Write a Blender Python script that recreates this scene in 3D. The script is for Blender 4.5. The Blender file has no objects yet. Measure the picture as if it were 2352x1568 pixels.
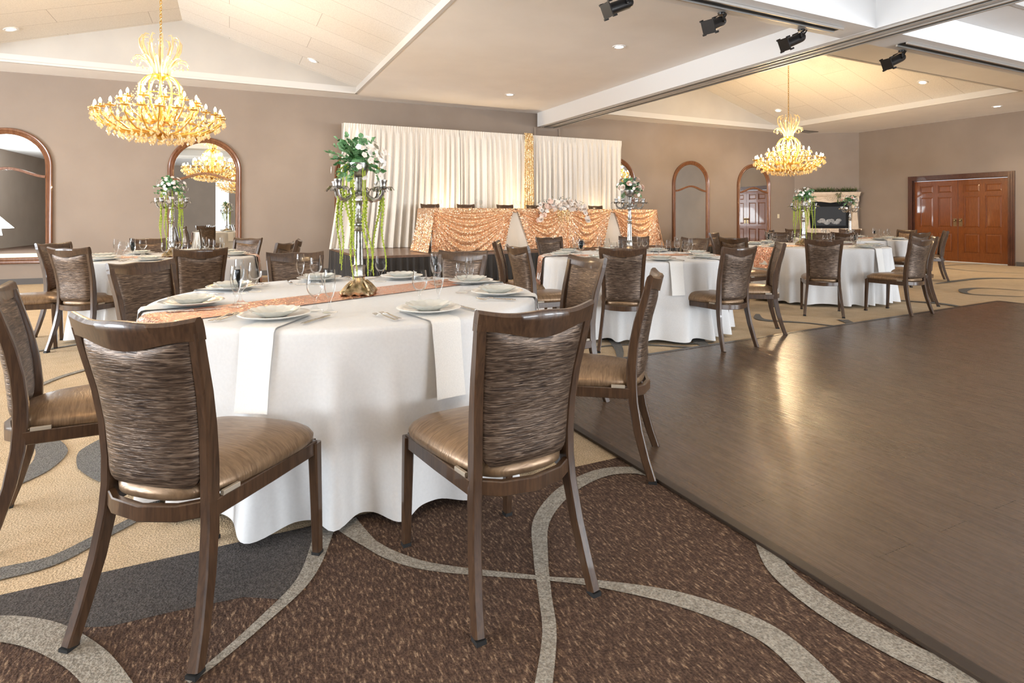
import bpy, math, random
from math import sin, cos, pi, radians, sqrt, atan2
from mathutils import Vector, Matrix

random.seed(7)
S = bpy.context.scene
C = S.collection

# ------------------------------------------------------------------ camera
H_EYE = 1.17
FPX = 1330.0
HORIZON = 497.0
cam = bpy.data.cameras.new('camera')
camo = bpy.data.objects.new('camera', cam)
C.objects.link(camo)
camo.location = (0, 0, H_EYE)
camo.rotation_euler = (pi / 2, 0, 0)
cam.sensor_width = 36
cam.lens = FPX / 2352 * 36
cam.shift_y = -(784 - HORIZON) / 2352
cam.clip_start = 0.05
cam.clip_end = 200
S.camera = camo

# ------------------------------------------------------------------ world and colour
w = bpy.data.worlds.new('daylight')
S.world = w
w.use_nodes = True
bg = w.node_tree.nodes['Background']
bg.inputs[0].default_value = (0.80, 0.90, 1.0, 1)
bg.inputs[1].default_value = 1.6
vs = S.view_settings
vs.view_transform = 'Standard'
vs.look = 'None'
vs.gamma = 1
vs.exposure = 0.64
vs.use_curve_mapping = False

RA = radians(26.01)                 # the room's own axes, turned against the view
CA, SA = cos(RA), sin(RA)


def R2W(u, v, z=0.0):
    return Vector((u * CA - v * SA, u * SA + v * CA, z))


def area(name, u, v, z, su, sz, power, col, rot):
    l = bpy.data.lights.new(name, 'AREA')
    l.shape = 'RECTANGLE'
    l.size = su
    l.size_y = sz
    l.energy = power
    l.color = col
    o = bpy.data.objects.new(name, l)
    o.location = R2W(u, v, z)
    o.rotation_euler = rot
    C.objects.link(o)
    return o


# daylight entering by the tall windows behind the camera and along the left side, plus added upward fill lamps
for uu, e in ((3.0, 95), (8.0, 130), (12.5, 170)):
    area('window_daylight', uu, -6.9, 1.65, 3.2, 2.3, e, (0.86, 0.93, 1.0), (radians(104), 0, RA))
    area('ceiling_fill', uu, -6.9, 1.30, 3.2, 1.5, e * 1.7, (0.92, 0.96, 1.0), (radians(138), 0, RA))  # added lamp tilted up to brighten the flat ceiling
for vv in (1.5, 6.5):
    area('window_daylight', -8.4, vv, 1.65, 3.4, 2.3, 200, (0.84, 0.92, 1.0), (radians(100), 0, RA - radians(90)))
    area('ceiling_fill', -8.4, vv, 1.30, 3.4, 1.5, 300, (0.88, 0.94, 1.0), (radians(135), 0, RA - radians(90)))  # same added ceiling fill, from the left side


# ------------------------------------------------------------------ mesh helper
class MB:
    def __init__(s):
        s.v = []
        s.f = []
        s.m = []
        s.M = None

    def add(s, vs_, fs_, mi=0, M=None):
        b = len(s.v)
        for p in vs_:
            p = Vector(p)
            if M is not None:
                p = M @ p
            if s.M is not None:
                p = s.M @ p
            s.v.append(p)
        for f in fs_:
            s.f.append([b + i for i in f])
            s.m.append(mi)

    def box(s, c, d, mi=0, rz=0.0, M=None):
        x, y, z = d[0] / 2, d[1] / 2, d[2] / 2
        R = Matrix.Translation(Vector(c)) @ Matrix.Rotation(rz, 4, 'Z')
        if M is not None:
            R = M @ R
        vs_ = [(-x, -y, -z), (x, -y, -z), (x, y, -z), (-x, y, -z), (-x, -y, z), (x, -y, z), (x, y, z), (-x, y, z)]
        s.add(vs_, [(0, 3, 2, 1), (4, 5, 6, 7), (0, 1, 5, 4), (1, 2, 6, 5), (2, 3, 7, 6), (3, 0, 4, 7)], mi, R)

    def grid(s, fn, nu, nv, cu=False, cv=False, mi=0, M=None, flip=False):
        vs_ = []
        for i in range(nu):
            for j in range(nv):
                vs_.append(fn(i / (nu if cu else nu - 1), j / (nv if cv else nv - 1)))
        fs_ = []
        for i in range(nu if cu else nu - 1):
            for j in range(nv if cv else nv - 1):
                a, b = i * nv + j, ((i + 1) % nu) * nv + j
                c_, d = ((i + 1) % nu) * nv + (j + 1) % nv, i * nv + (j + 1) % nv
                fs_.append((a, d, c_, b) if flip else (a, b, c_, d))
        s.add(vs_, fs_, mi, M)

    def lathe(s, prof, n=24, c=(0, 0, 0), mi=0, M=None, flute=None):
        c = Vector(c)

        def fn(i, j):
            r, z = prof[min(len(prof) - 1, int(round(j * (len(prof) - 1))))]
            a = i * 2 * pi
            if flute:
                r *= 1 + flute[1] * cos(a * flute[0])
            return (c.x + r * cos(a), c.y + r * sin(a), c.z + z)
        s.grid(fn, n, len(prof), cu=True, mi=mi, M=M)

    def tube(s, pts, r, n=8, mi=0, caps=True, M=None, closed=False):
        pts = [Vector(p) for p in pts]
        k = len(pts)
        rr = r if isinstance(r, (list, tuple)) else [r] * k
        ref = Vector((0, 0, 1))
        vs_ = []
        N = None
        for i, p in enumerate(pts):
            if closed:
                t = pts[(i + 1) % k] - pts[i - 1]
            else:
                t = pts[min(i + 1, k - 1)] - pts[max(i - 1, 0)]
            if t.length < 1e-9:
                t = Vector((0, 0, 1))
            t.normalize()
            if N is None:
                N = t.cross(ref)
                if N.length < 1e-3:
                    N = t.cross(Vector((1, 0, 0)))
            N = (N - t * N.dot(t))
            N.normalize()
            B = t.cross(N)
            for q in range(n):
                a = 2 * pi * q / n
                vs_.append(p + (N * cos(a) + B * sin(a)) * rr[i])
        fs_ = []
        for i in range(k if closed else k - 1):
            for q in range(n):
                a, b = i * n + q, i * n + (q + 1) % n
                i2 = (i + 1) % k
                fs_.append((a, i2 * n + q, i2 * n + (q + 1) % n, b))
        if caps and not closed:
            fs_.append(tuple(range(n)))
            fs_.append(tuple((k - 1) * n + q for q in reversed(range(n))))
        s.add(vs_, fs_, mi, M)

    def bar(s, pts, ws, hs, side, mi=0, M=None):
        """rectangular section swept along pts; side = direction of the width"""
        pts = [Vector(p) for p in pts]
        side = Vector(side).normalized()
        k = len(pts)
        vs_ = []
        for i, p in enumerate(pts):
            t = (pts[min(i + 1, k - 1)] - pts[max(i - 1, 0)]).normalized()
            sd = (side - t * side.dot(t)).normalized()
            o = t.cross(sd)
            a = (ws[i] if isinstance(ws, (list, tuple)) else ws) / 2
            b = (hs[i] if isinstance(hs, (list, tuple)) else hs) / 2
            e = min(a, b) * 0.28
            for (x, y) in ((-a + e, -b), (a - e, -b), (a, -b + e), (a, b - e), (a - e, b), (-a + e, b), (-a, b - e), (-a, -b + e)):
                vs_.append(p + sd * x + o * y)
        fs_ = []
        for i in range(k - 1):
            for q in range(8):
                fs_.append((i * 8 + q, i * 8 + (q + 1) % 8, (i + 1) * 8 + (q + 1) % 8, (i + 1) * 8 + q))
        fs_.append(tuple(reversed(range(8))))
        fs_.append(tuple((k - 1) * 8 + q for q in range(8)))
        s.add(vs_, fs_, mi, M)

    def ball(s, c, r, n=8, m=5, mi=0, sc=(1, 1, 1), M=None):
        c = Vector(c)

        def fn(i, j):
            a, b = i * 2 * pi, (j - .5) * pi
            return (c.x + r * sc[0] * cos(b) * cos(a), c.y + r * sc[1] * cos(b) * sin(a), c.z + r * sc[2] * sin(b))
        s.grid(fn, n, m, cu=True, mi=mi, M=M)

    def prism(s, poly, z0, z1, mi=0, M=None):
        n = len(poly)
        vs_ = [(p[0], p[1], z0) for p in poly] + [(p[0], p[1], z1) for p in poly]
        fs_ = [tuple(reversed(range(n))), tuple(range(n, 2 * n))]
        for i in range(n):
            j = (i + 1) % n
            fs_.append((i, j, n + j, n + i))
        s.add(vs_, fs_, mi, M)

    def build(s, name, mats, parent=None, smooth=True, loc=None, rz=None, angle=40):
        me = bpy.data.meshes.new(name)
        me.from_pydata([tuple(p) for p in s.v], [], s.f)
        if not isinstance(mats, (list, tuple)):
            mats = [mats]
        for m in mats:
            me.materials.append(m)
        if len(mats) > 1:
            me.polygons.foreach_set('material_index', s.m)
        me.validate()
        if smooth:
            me.polygons.foreach_set('use_smooth', [True] * len(me.polygons))
            me.set_sharp_from_angle(angle=radians(angle))
        me.update()
        o = bpy.data.objects.new(name, me)
        C.objects.link(o)
        if parent is not None:
            o.parent = parent
        if loc is not None:
            o.location = loc
        if rz is not None:
            o.rotation_euler = (0, 0, rz)
        return o


def tag(o, label=None, cat=None, group=None, kind=None):
    if label:
        o['label'] = label
    if cat:
        o['category'] = cat
    if group:
        o['group'] = group
    if kind:
        o['kind'] = kind
    return o


def thing(name, label, cat, loc=(0, 0, 0), rz=0.0, group=None):
    o = bpy.data.objects.new(name, None)
    o.empty_display_size = 0.1
    C.objects.link(o)
    o.location = loc
    o.rotation_euler = (0, 0, rz)
    return tag(o, label, cat, group)


def kids(o):
    return [x for x in ALL_CHILDREN.get(o.name, [])]


def copy_tree(root, loc, rz, label, group=None, z=None):
    r = root.copy()
    C.objects.link(r)
    r.location = loc
    r.rotation_euler = (0, 0, rz)
    r['label'] = label
    if group:
        r['group'] = group
    for ch in root.children:
        c = ch.copy()
        C.objects.link(c)
        c.parent = r
        for g in ch.children:
            d = g.copy()
            C.objects.link(d)
            d.parent = c
    return r


# ------------------------------------------------------------------ materials
def mat(name, col, rough=.5, metal=0.0, spec=.5, trans=0.0, emit=None, es=0.0, sheen=0.0, coat=0.0, ior=1.45):
    m = bpy.data.materials.new(name)
    m.use_nodes = True
    b = m.node_tree.nodes['Principled BSDF']
    b.inputs['Base Color'].default_value = (*col, 1)
    b.inputs['Roughness'].default_value = rough
    b.inputs['Metallic'].default_value = metal
    b.inputs['Specular IOR Level'].default_value = spec
    b.inputs['Transmission Weight'].default_value = trans
    b.inputs['IOR'].default_value = ior
    b.inputs['Sheen Weight'].default_value = sheen
    b.inputs['Coat Weight'].default_value = coat
    if emit:
        b.inputs['Emission Color'].default_value = (*emit, 1)
        b.inputs['Emission Strength'].default_value = es
    return m


class NT:
    def __init__(s, m):
        s.t = m.node_tree
        s.b = s.t.nodes['Principled BSDF']

    def n(s, ty, **kw):
        x = s.t.nodes.new(ty)
        for k, v in kw.items():
            if k.startswith('_'):
                setattr(x, k[1:], v)
            else:
                x.inputs[k.replace('__', ' ')].default_value = v
        return x

    def l(s, a, ao, b, bi):
        s.t.links.new(a.outputs[ao], b.inputs[bi])

    def coord(s, scale=(1, 1, 1), rot=(0, 0, 0), out='Object'):
        tc = s.n('ShaderNodeTexCoord')
        mp = s.n('ShaderNodeMapping')
        mp.inputs['Scale'].default_value = scale
        mp.inputs['Rotation'].default_value = rot
        s.l(tc, out, mp, 'Vector')
        return mp

    def ramp(s, src, so, stops):
        r = s.n('ShaderNodeValToRGB')
        e = r.color_ramp.elements
        while len(e) < len(stops):
            e.new(.5)
        for i, (p, c) in enumerate(stops):
            e[i].position = p
            e[i].color = (*c, 1)
        s.l(src, so, r, 'Fac')
        return r

    def bump(s, src, so, strength=.3, dist=.01, prev=None):
        b = s.n('ShaderNodeBump')
        b.inputs['Strength'].default_value = strength
        b.inputs['Distance'].default_value = dist
        s.l(src, so, b, 'Height')
        if prev:
            s.l(prev, 'Normal', b, 'Normal')
        s.l(b, 'Normal', s.b, 'Normal')
        return b


def wood_mat(name, c1, c2, scale=(1, 14, 14), rough=.35, coat=.3, rot=(0, 0, 0), ns=6, bump=.05):
    m = mat(name, c1, rough, coat=coat)
    t = NT(m)
    mp = t.coord(scale, rot)
    nz = t.n('ShaderNodeTexNoise', Scale=ns, Detail=6, Roughness=.6, Distortion=.6)
    t.l(mp, 'Vector', nz, 'Vector')
    r = t.ramp(nz, 'Fac', [(.3, c1), (.7, c2)])
    t.l(r, 'Color', t.b, 'Base Color')
    t.bump(nz, 'Fac', bump, .002)
    return m


def noise_mat(name, c1, c2, scale=20, rough=.6, bump=.1, dist=.002, p=(.35, .65), detail=4, **kw):
    m = mat(name, c1, rough, **kw)
    t = NT(m)
    mp = t.coord()
    nz = t.n('ShaderNodeTexNoise', Scale=scale, Detail=detail)
    t.l(mp, 'Vector', nz, 'Vector')
    r = t.ramp(nz, 'Fac', [(p[0], c1), (p[1], c2)])
    t.l(r, 'Color', t.b, 'Base Color')
    if bump:
        t.bump(nz, 'Fac', bump, dist)
    return m


M = {}
M['wall'] = noise_mat('wall_paint', (.270, .216, .176), (.293, .236, .193), 1.5, .75, .05)
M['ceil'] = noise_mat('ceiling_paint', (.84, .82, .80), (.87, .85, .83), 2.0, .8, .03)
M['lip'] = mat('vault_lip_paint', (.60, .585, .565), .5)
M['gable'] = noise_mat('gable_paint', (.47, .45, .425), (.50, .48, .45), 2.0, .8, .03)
M['white'] = mat('white_gloss_paint', (.78, .78, .78), .45)
M['track'] = mat('aluminium_track', (.62, .60, .57), .35, .8)
M['dark'] = mat('groove_shade', (.012, .011, .01), .7)  # near-black colour standing in for shade inside the track grooves
M['black'] = mat('black_metal', (.015, .014, .014), .35, .3)
M['rubber'] = mat('black_rubber', (.012, .012, .012), .6)
M['clip'] = mat('clear_plastic_clip', (.34, .29, .23), .3)

# vault boards: long seams with a speckled surface
m = mat('vault_board', (.56, .52, .47), .85)
t = NT(m)
mp = t.coord((1, 1, 1))
br = t.n('ShaderNodeTexBrick', Scale=1.0, Mortar__Size=.004, Brick__Width=2.4, Row__Height=.62)
br.offset = .5
br.inputs['Color1'].default_value = (.74, .71, .67, 1)
br.inputs['Color2'].default_value = (.71, .68, .64, 1)
br.inputs['Mortar'].default_value = (.42, .39, .36, 1)
t.l(mp, 'Vector', br, 'Vector')
nz = t.n('ShaderNodeTexNoise', Scale=60, Detail=3)
t.l(mp, 'Vector', nz, 'Vector')
mx = t.n('ShaderNodeMixRGB', _blend_type='MULTIPLY')
mx.inputs['Fac'].default_value = .35
t.l(br, 'Color', mx, 'Color1')
rr = t.ramp(nz, 'Fac', [(.3, (.7, .7, .7)), (.6, (1.1, 1.1, 1.1))])
t.l(rr, 'Color', mx, 'Color2')
t.l(mx, 'Color', t.b, 'Base Color')
t.bump(nz, 'Fac', .15, .003)
M['vault'] = m


def carpet(name, stops, scale, stretch, rot, bumpd=.006, nscale=150, detail=2.5):
    m = mat(name, stops[0][1], .95, spec=.15)
    t = NT(m)
    mp = t.coord(stretch, rot)
    nz = t.n('ShaderNodeTexNoise', Scale=scale, Detail=detail, Roughness=.55)
    t.l(mp, 'Vector', nz, 'Vector')
    r = t.ramp(nz, 'Fac', stops)
    mp2 = t.coord((1, 1, 1))
    n2 = t.n('ShaderNodeTexNoise', Scale=nscale, Detail=2)
    t.l(mp2, 'Vector', n2, 'Vector')
    r2 = t.ramp(n2, 'Fac', [(.3, (.62, .62, .62)), (.65, (1.15, 1.15, 1.15))])
    mx = t.n('ShaderNodeMixRGB', _blend_type='MULTIPLY')
    mx.inputs['Fac'].default_value = 1
    t.l(r, 'Color', mx, 'Color1')
    t.l(r2, 'Color', mx, 'Color2')
    t.l(mx, 'Color', t.b, 'Base Color')
    t.bump(n2, 'Fac', .9, bumpd)
    return m


M['c_beige'] = carpet('beige_carpet', [(.3, (.56, .42, .265)), (.7, (.64, .49, .325))], 8, (1, 1, 1), (0, 0, 0))
M['c_brown'] = carpet('speckled_brown_carpet',
                      [(.40, (.072, .044, .032)), (.52, (.105, .065, .046)), (.60, (.14, .088, .060)), (.67, (.28, .19, .125))],
                      120, (1, .30, 1), (0, 0, radians(-20)))
M['c_light'] = carpet('grey_taupe_carpet', [(.35, (.27, .24, .20)), (.65, (.36, .33, .28))], 60, (1, 1, 1), (0, 0, 0))
M['c_char'] = carpet('charcoal_carpet', [(.35, (.075, .066, .062)), (.65, (.105, .094, .086))], 60, (1, 1, 1), (0, 0, 0))
M['c_slate'] = carpet('slate_carpet', [(.35, (.16, .15, .14)), (.65, (.21, .20, .18))], 60, (1, 1, 1), (0, 0, 0))

# dance floor boards
m = mat('dance_floor_boards', (.1, .07, .05), .30, spec=.5)
t = NT(m)
mp = t.coord((1, 1, 1), (0, 0, pi / 2))
br = t.n('ShaderNodeTexBrick', Scale=1.0, Mortar__Size=.0015, Brick__Width=1.22, Row__Height=.18, Bias=0.0)
br.offset = .37
br.inputs['Color1'].default_value = (.112, .074, .050, 1)
br.inputs['Color2'].default_value = (.100, .066, .045, 1)
br.inputs['Mortar'].default_value = (.055, .037, .026, 1)
t.l(mp, 'Vector', br, 'Vector')
mp2 = t.coord((22, .8, 1))
nz = t.n('ShaderNodeTexNoise', Scale=4, Detail=8, Roughness=.65, Distortion=1.2)
t.l(mp2, 'Vector', nz, 'Vector')
r2 = t.ramp(nz, 'Fac', [(.25, (.74, .74, .74)), (.75, (1.2, 1.18, 1.12))])
mx = t.n('ShaderNodeMixRGB', _blend_type='MULTIPLY')
mx.inputs['Fac'].default_value = .9
t.l(br, 'Color', mx, 'Color1')
t.l(r2, 'Color', mx, 'Color2')
t.l(mx, 'Color', t.b, 'Base Color')
r3 = t.ramp(nz, 'Fac', [(.3, (.24, .24, .24)), (.7, (.31, .31, .31))])
t.l(r3, 'Color', t.b, 'Roughness')
t.bump(nz, 'Fac', .03, .0006)
M['boards'] = m

M['chairwood'] = wood_mat('walnut_chair_frame', (.036, .019, .011), (.088, .047, .025), (14, 14, 1.2), .28, .4)
M['framewood'] = wood_mat('brown_mirror_frame', (.13, .05, .022), (.22, .095, .045), (6, 6, 1), .25, .5)
M['doorwood'] = wood_mat('cherry_door', (.14, .036, .006), (.23, .066, .012), (9, 9, 1), .28, .5)
M['doortrim'] = wood_mat('dark_door_casing', (.055, .02, .012), (.10, .035, .02), (6, 6, 1), .25, .5)
M['stagewood'] = wood_mat('stage_deck', (.14, .075, .045), (.20, .115, .07), (1, 8, 1), .35, .2)

# crinkled satin upholstery
m = mat('crinkled_satin', (.3, .2, .13), .34, metal=.45, spec=.6)
t = NT(m)
mp = t.coord((4.5, 4.5, 48))
nz = t.n('ShaderNodeTexNoise', Scale=4.2, Detail=3.5, Roughness=.55, Distortion=.9)
t.l(mp, 'Vector', nz, 'Vector')
r = t.ramp(nz, 'Fac', [(.34, (.036, .023, .017)), (.52, (.11, .073, .05)), (.68, (.25, .18, .13))])
t.l(r, 'Color', t.b, 'Base Color')
t.bump(nz, 'Fac', .5, .004)
M['satin'] = m
m = mat('crinkled_satin_seat', (.3, .2, .13), .32, metal=.45, spec=.6)
t = NT(m)
mp = t.coord((4, 26, 4))
nz = t.n('ShaderNodeTexNoise', Scale=4.2, Detail=3.0, Roughness=.5, Distortion=.9)
t.l(mp, 'Vector', nz, 'Vector')
r = t.ramp(nz, 'Fac', [(.3, (.17, .105, .06)), (.7, (.29, .19, .11))])
t.l(r, 'Color', t.b, 'Base Color')
t.bump(nz, 'Fac', .3, .003)
M['seat'] = m

M['cloth'] = noise_mat('white_table_linen', (.66, .655, .65), (.69, .685, .68), 90, .75, .04, .001, sheen=.2)
M['napkin'] = noise_mat('white_napkin_linen', (.76, .745, .715), (.82, .805, .775), 220, .8, .12, .0008)
M['drape'] = noise_mat('ivory_drape', (.74, .70, .64), (.78, .74, .68), 60, .7, .04, .001, sheen=.3)
M['satinivory'] = mat('ivory_satin', (.78, .68, .56), .4, sheen=.3)
M['skirt'] = mat('black_stage_skirt', (.022, .02, .02), .6, sheen=.2)


def sequin(name, c1, c2, scale=190):
    m = mat(name, c1, .28, metal=.85)
    t = NT(m)
    mp = t.coord((scale, scale, scale))
    vo = t.n('ShaderNodeTexVoronoi', Scale=1.0)
    t.l(mp, 'Vector', vo, 'Vector')
    sep = t.n('ShaderNodeSeparateColor')
    t.l(vo, 'Color', sep, 'Color')
    r = t.ramp(sep, 'Red', [(0, c1), (.75, c2), (1.0, (1, .93, .8))])
    t.l(r, 'Color', t.b, 'Base Color')
    geo = t.n('ShaderNodeNewGeometry')
    sub = t.n('ShaderNodeVectorMath', _operation='SUBTRACT')
    t.l(vo, 'Color', sub, 0)
    sub.inputs[1].default_value = (.5, .5, .5)
    sc = t.n('ShaderNodeVectorMath', _operation='SCALE')
    t.l(sub, 'Vector', sc, 0)
    sc.inputs['Scale'].default_value = 1.0
    ad = t.n('ShaderNodeVectorMath', _operation='ADD')
    t.l(geo, 'Normal', ad, 0)
    t.l(sc, 'Vector', ad, 1)
    no = t.n('ShaderNodeVectorMath', _operation='NORMALIZE')
    t.l(ad, 'Vector', no, 0)
    t.l(no, 'Vector', t.b, 'Normal')
    return m


M['sequin'] = sequin('rose_gold_sequins', (.60, .27, .18), (.85, .46, .32), 170)
M['sequin_gold'] = sequin('gold_sequins', (.78, .42, .24), (.95, .64, .40), 105)
M['sequin_sash'] = sequin('bright_gold_sequins', (.70, .45, .20), (1.0, .82, .5), 90)

M['china'] = mat('white_china', (.85, .84, .80), .12, coat=.5)
M['pearl'] = mat('pearly_glass_dish', (.84, .84, .78), .12, trans=.3, coat=.4)
M['steel'] = mat('stainless_steel', (.62, .58, .54), .16, 1.0)
M['silver'] = noise_mat('antique_silver', (.20, .19, .175), (.52, .50, .47), 40, .3, .35, .004, metal=1.0)
M['oldgold'] = noise_mat('antique_gold', (.22, .16, .09), (.60, .47, .30), 45, .32, .5, .005, metal=1.0)
M['bulb'] = mat('glowing_bulb', (1, .9, .7), .3, emit=(1, .74, .40), es=14)
M['candle'] = mat('candle_sleeve', (.95, .80, .45), .3, emit=(1, .72, .33), es=.8)
M['chgold'] = mat('gold_glass_arm', (.62, .38, .10), .18, metal=.6, spec=.6)
M['brass'] = mat('brass_chain', (.70, .48, .16), .2, metal=1.0)
m = mat('crystal', (1, .93, .75), .05, spec=1.0)
t = NT(m)
tr = t.n('ShaderNodeBsdfTransparent')
tr.inputs[0].default_value = (1, .97, .90, 1)
gl = t.n('ShaderNodeBsdfGlossy', Roughness=.07)
gl.inputs[0].default_value = (1, .97, .88, 1)
tl = t.n('ShaderNodeBsdfTranslucent')
tl.inputs[0].default_value = (1, .86, .55, 1)
a1 = t.n('ShaderNodeMixShader', Fac=.45)
a2 = t.n('ShaderNodeMixShader', Fac=.13)
t.l(tr, 0, a1, 1)
t.l(gl, 0, a1, 2)
t.l(a1, 0, a2, 1)
t.l(tl, 0, a2, 2)
t.l(a2, 0, t.t.nodes['Material Output'], 'Surface')
M['crystal'] = m

# thin clear glass
m = mat('clear_glass', (1, 1, 1), .02)
t = NT(m)
tr = t.n('ShaderNodeBsdfTransparent')
tr.inputs[0].default_value = (.975, .98, .98, 1)
gl = t.n('ShaderNodeBsdfGlossy', Roughness=.02)
gl.inputs[0].default_value = (1, 1, 1, 1)
lw = t.n('ShaderNodeLayerWeight', Blend=.155)
mxs = t.n('ShaderNodeMixShader')
ml = t.n('ShaderNodeMath', _operation='MULTIPLY')
ml.inputs[1].default_value = .62
t.l(lw, 'Fresnel', ml, 0)
t.l(ml, 0, mxs, 0)
t.l(tr, 0, mxs, 1)
t.l(gl, 0, mxs, 2)
t.l(mxs, 0, t.t.nodes['Material Output'], 'Surface')
M['glass'] = m

M['mirror'] = mat('mirror_glass', (.86, .88, .86), .0, 1.0)
M['lamp'] = mat('lit_downlight', (1, 1, 1), .3, emit=(1, .95, .86), es=14)
M['leaf'] = noise_mat('green_leaf', (.055, .17, .05), (.27, .48, .25), 18, .45, 0)
M['leaf2'] = noise_mat('dusty_leaf', (.10, .14, .11), (.22, .24, .20), 18, .6, 0)
M['amaranth'] = noise_mat('lime_amaranth', (.24, .31, .03), (.43, .50, .07), 60, .8, .4, .004)
M['petal'] = mat('cream_petal', (.82, .72, .64), .6)
M['petal2'] = mat('blush_petal', (.80, .58, .48), .6)
M['petalw'] = mat('white_petal', (.86, .82, .78), .6)
M['stone'] = noise_mat('cream_stone', (.62, .50, .38), (.70, .58, .45), 12, .6, .1)
M['firebox'] = mat('black_firebox', (.010, .010, .011), .65, spec=.2)
M['ash'] = noise_mat('ceramic_logs', (.20, .21, .22), (.42, .43, .44), 20, .8, .4, .01)
M['pine'] = mat('garland_green', (.07, .11, .025), .7)
M['bronze'] = mat('antique_bronze', (.30, .21, .11), .3, .9)
M['ivoryplate'] = mat('ivory_plastic', (.70, .62, .45), .4)

# ------------------------------------------------------------------ the setting
ZC = 3.64


def struct(mb, name, mats, **kw):
    return tag(mb.build(name, mats, **kw), kind='structure')


def ground(px, py):
    d = FPX * H_EYE / (py - HORIZON)
    return ((px - 1176) / FPX * d, d)


def ribbon(mb, pts, widths, z, mi):
    """curved inlay of the carpet, pts = floor points"""
    P = [Vector(p) for p in pts]
    # Catmull-Rom smoothing
    Q, Wd = [], []
    n = len(P)
    for i in range(n - 1):
        p0, p1, p2, p3 = P[max(i - 1, 0)], P[i], P[i + 1], P[min(i + 2, n - 1)]
        for k in range(8):
            t_ = k / 8
            Q.append(0.5 * ((2 * p1) + (p2 - p0) * t_ + (2 * p0 - 5 * p1 + 4 * p2 - p3) * t_ ** 2 + (3 * p1 - p0 - 3 * p2 + p3) * t_ ** 3))
            Wd.append(widths[i] * (1 - t_) + widths[i + 1] * t_)
    Q.append(P[-1])
    Wd.append(widths[-1])
    vs_, fs_ = [], []
    for i, q in enumerate(Q):
        t_ = (Q[min(i + 1, len(Q) - 1)] - Q[max(i - 1, 0)]).normalized()
        nn = Vector((-t_.y, t_.x))
        for s_ in (1, -1):
            p = q + nn * s_ * Wd[i] / 2
            vs_.append((p.x, p.y, z))
        if i:
            a = 2 * i
            fs_.append((a - 2, a - 1, a + 1, a))
    # to room axes
    inv = Matrix.Rotation(-RA, 4, 'Z')
    mb.add(vs_, fs_, mi, inv)


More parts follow.
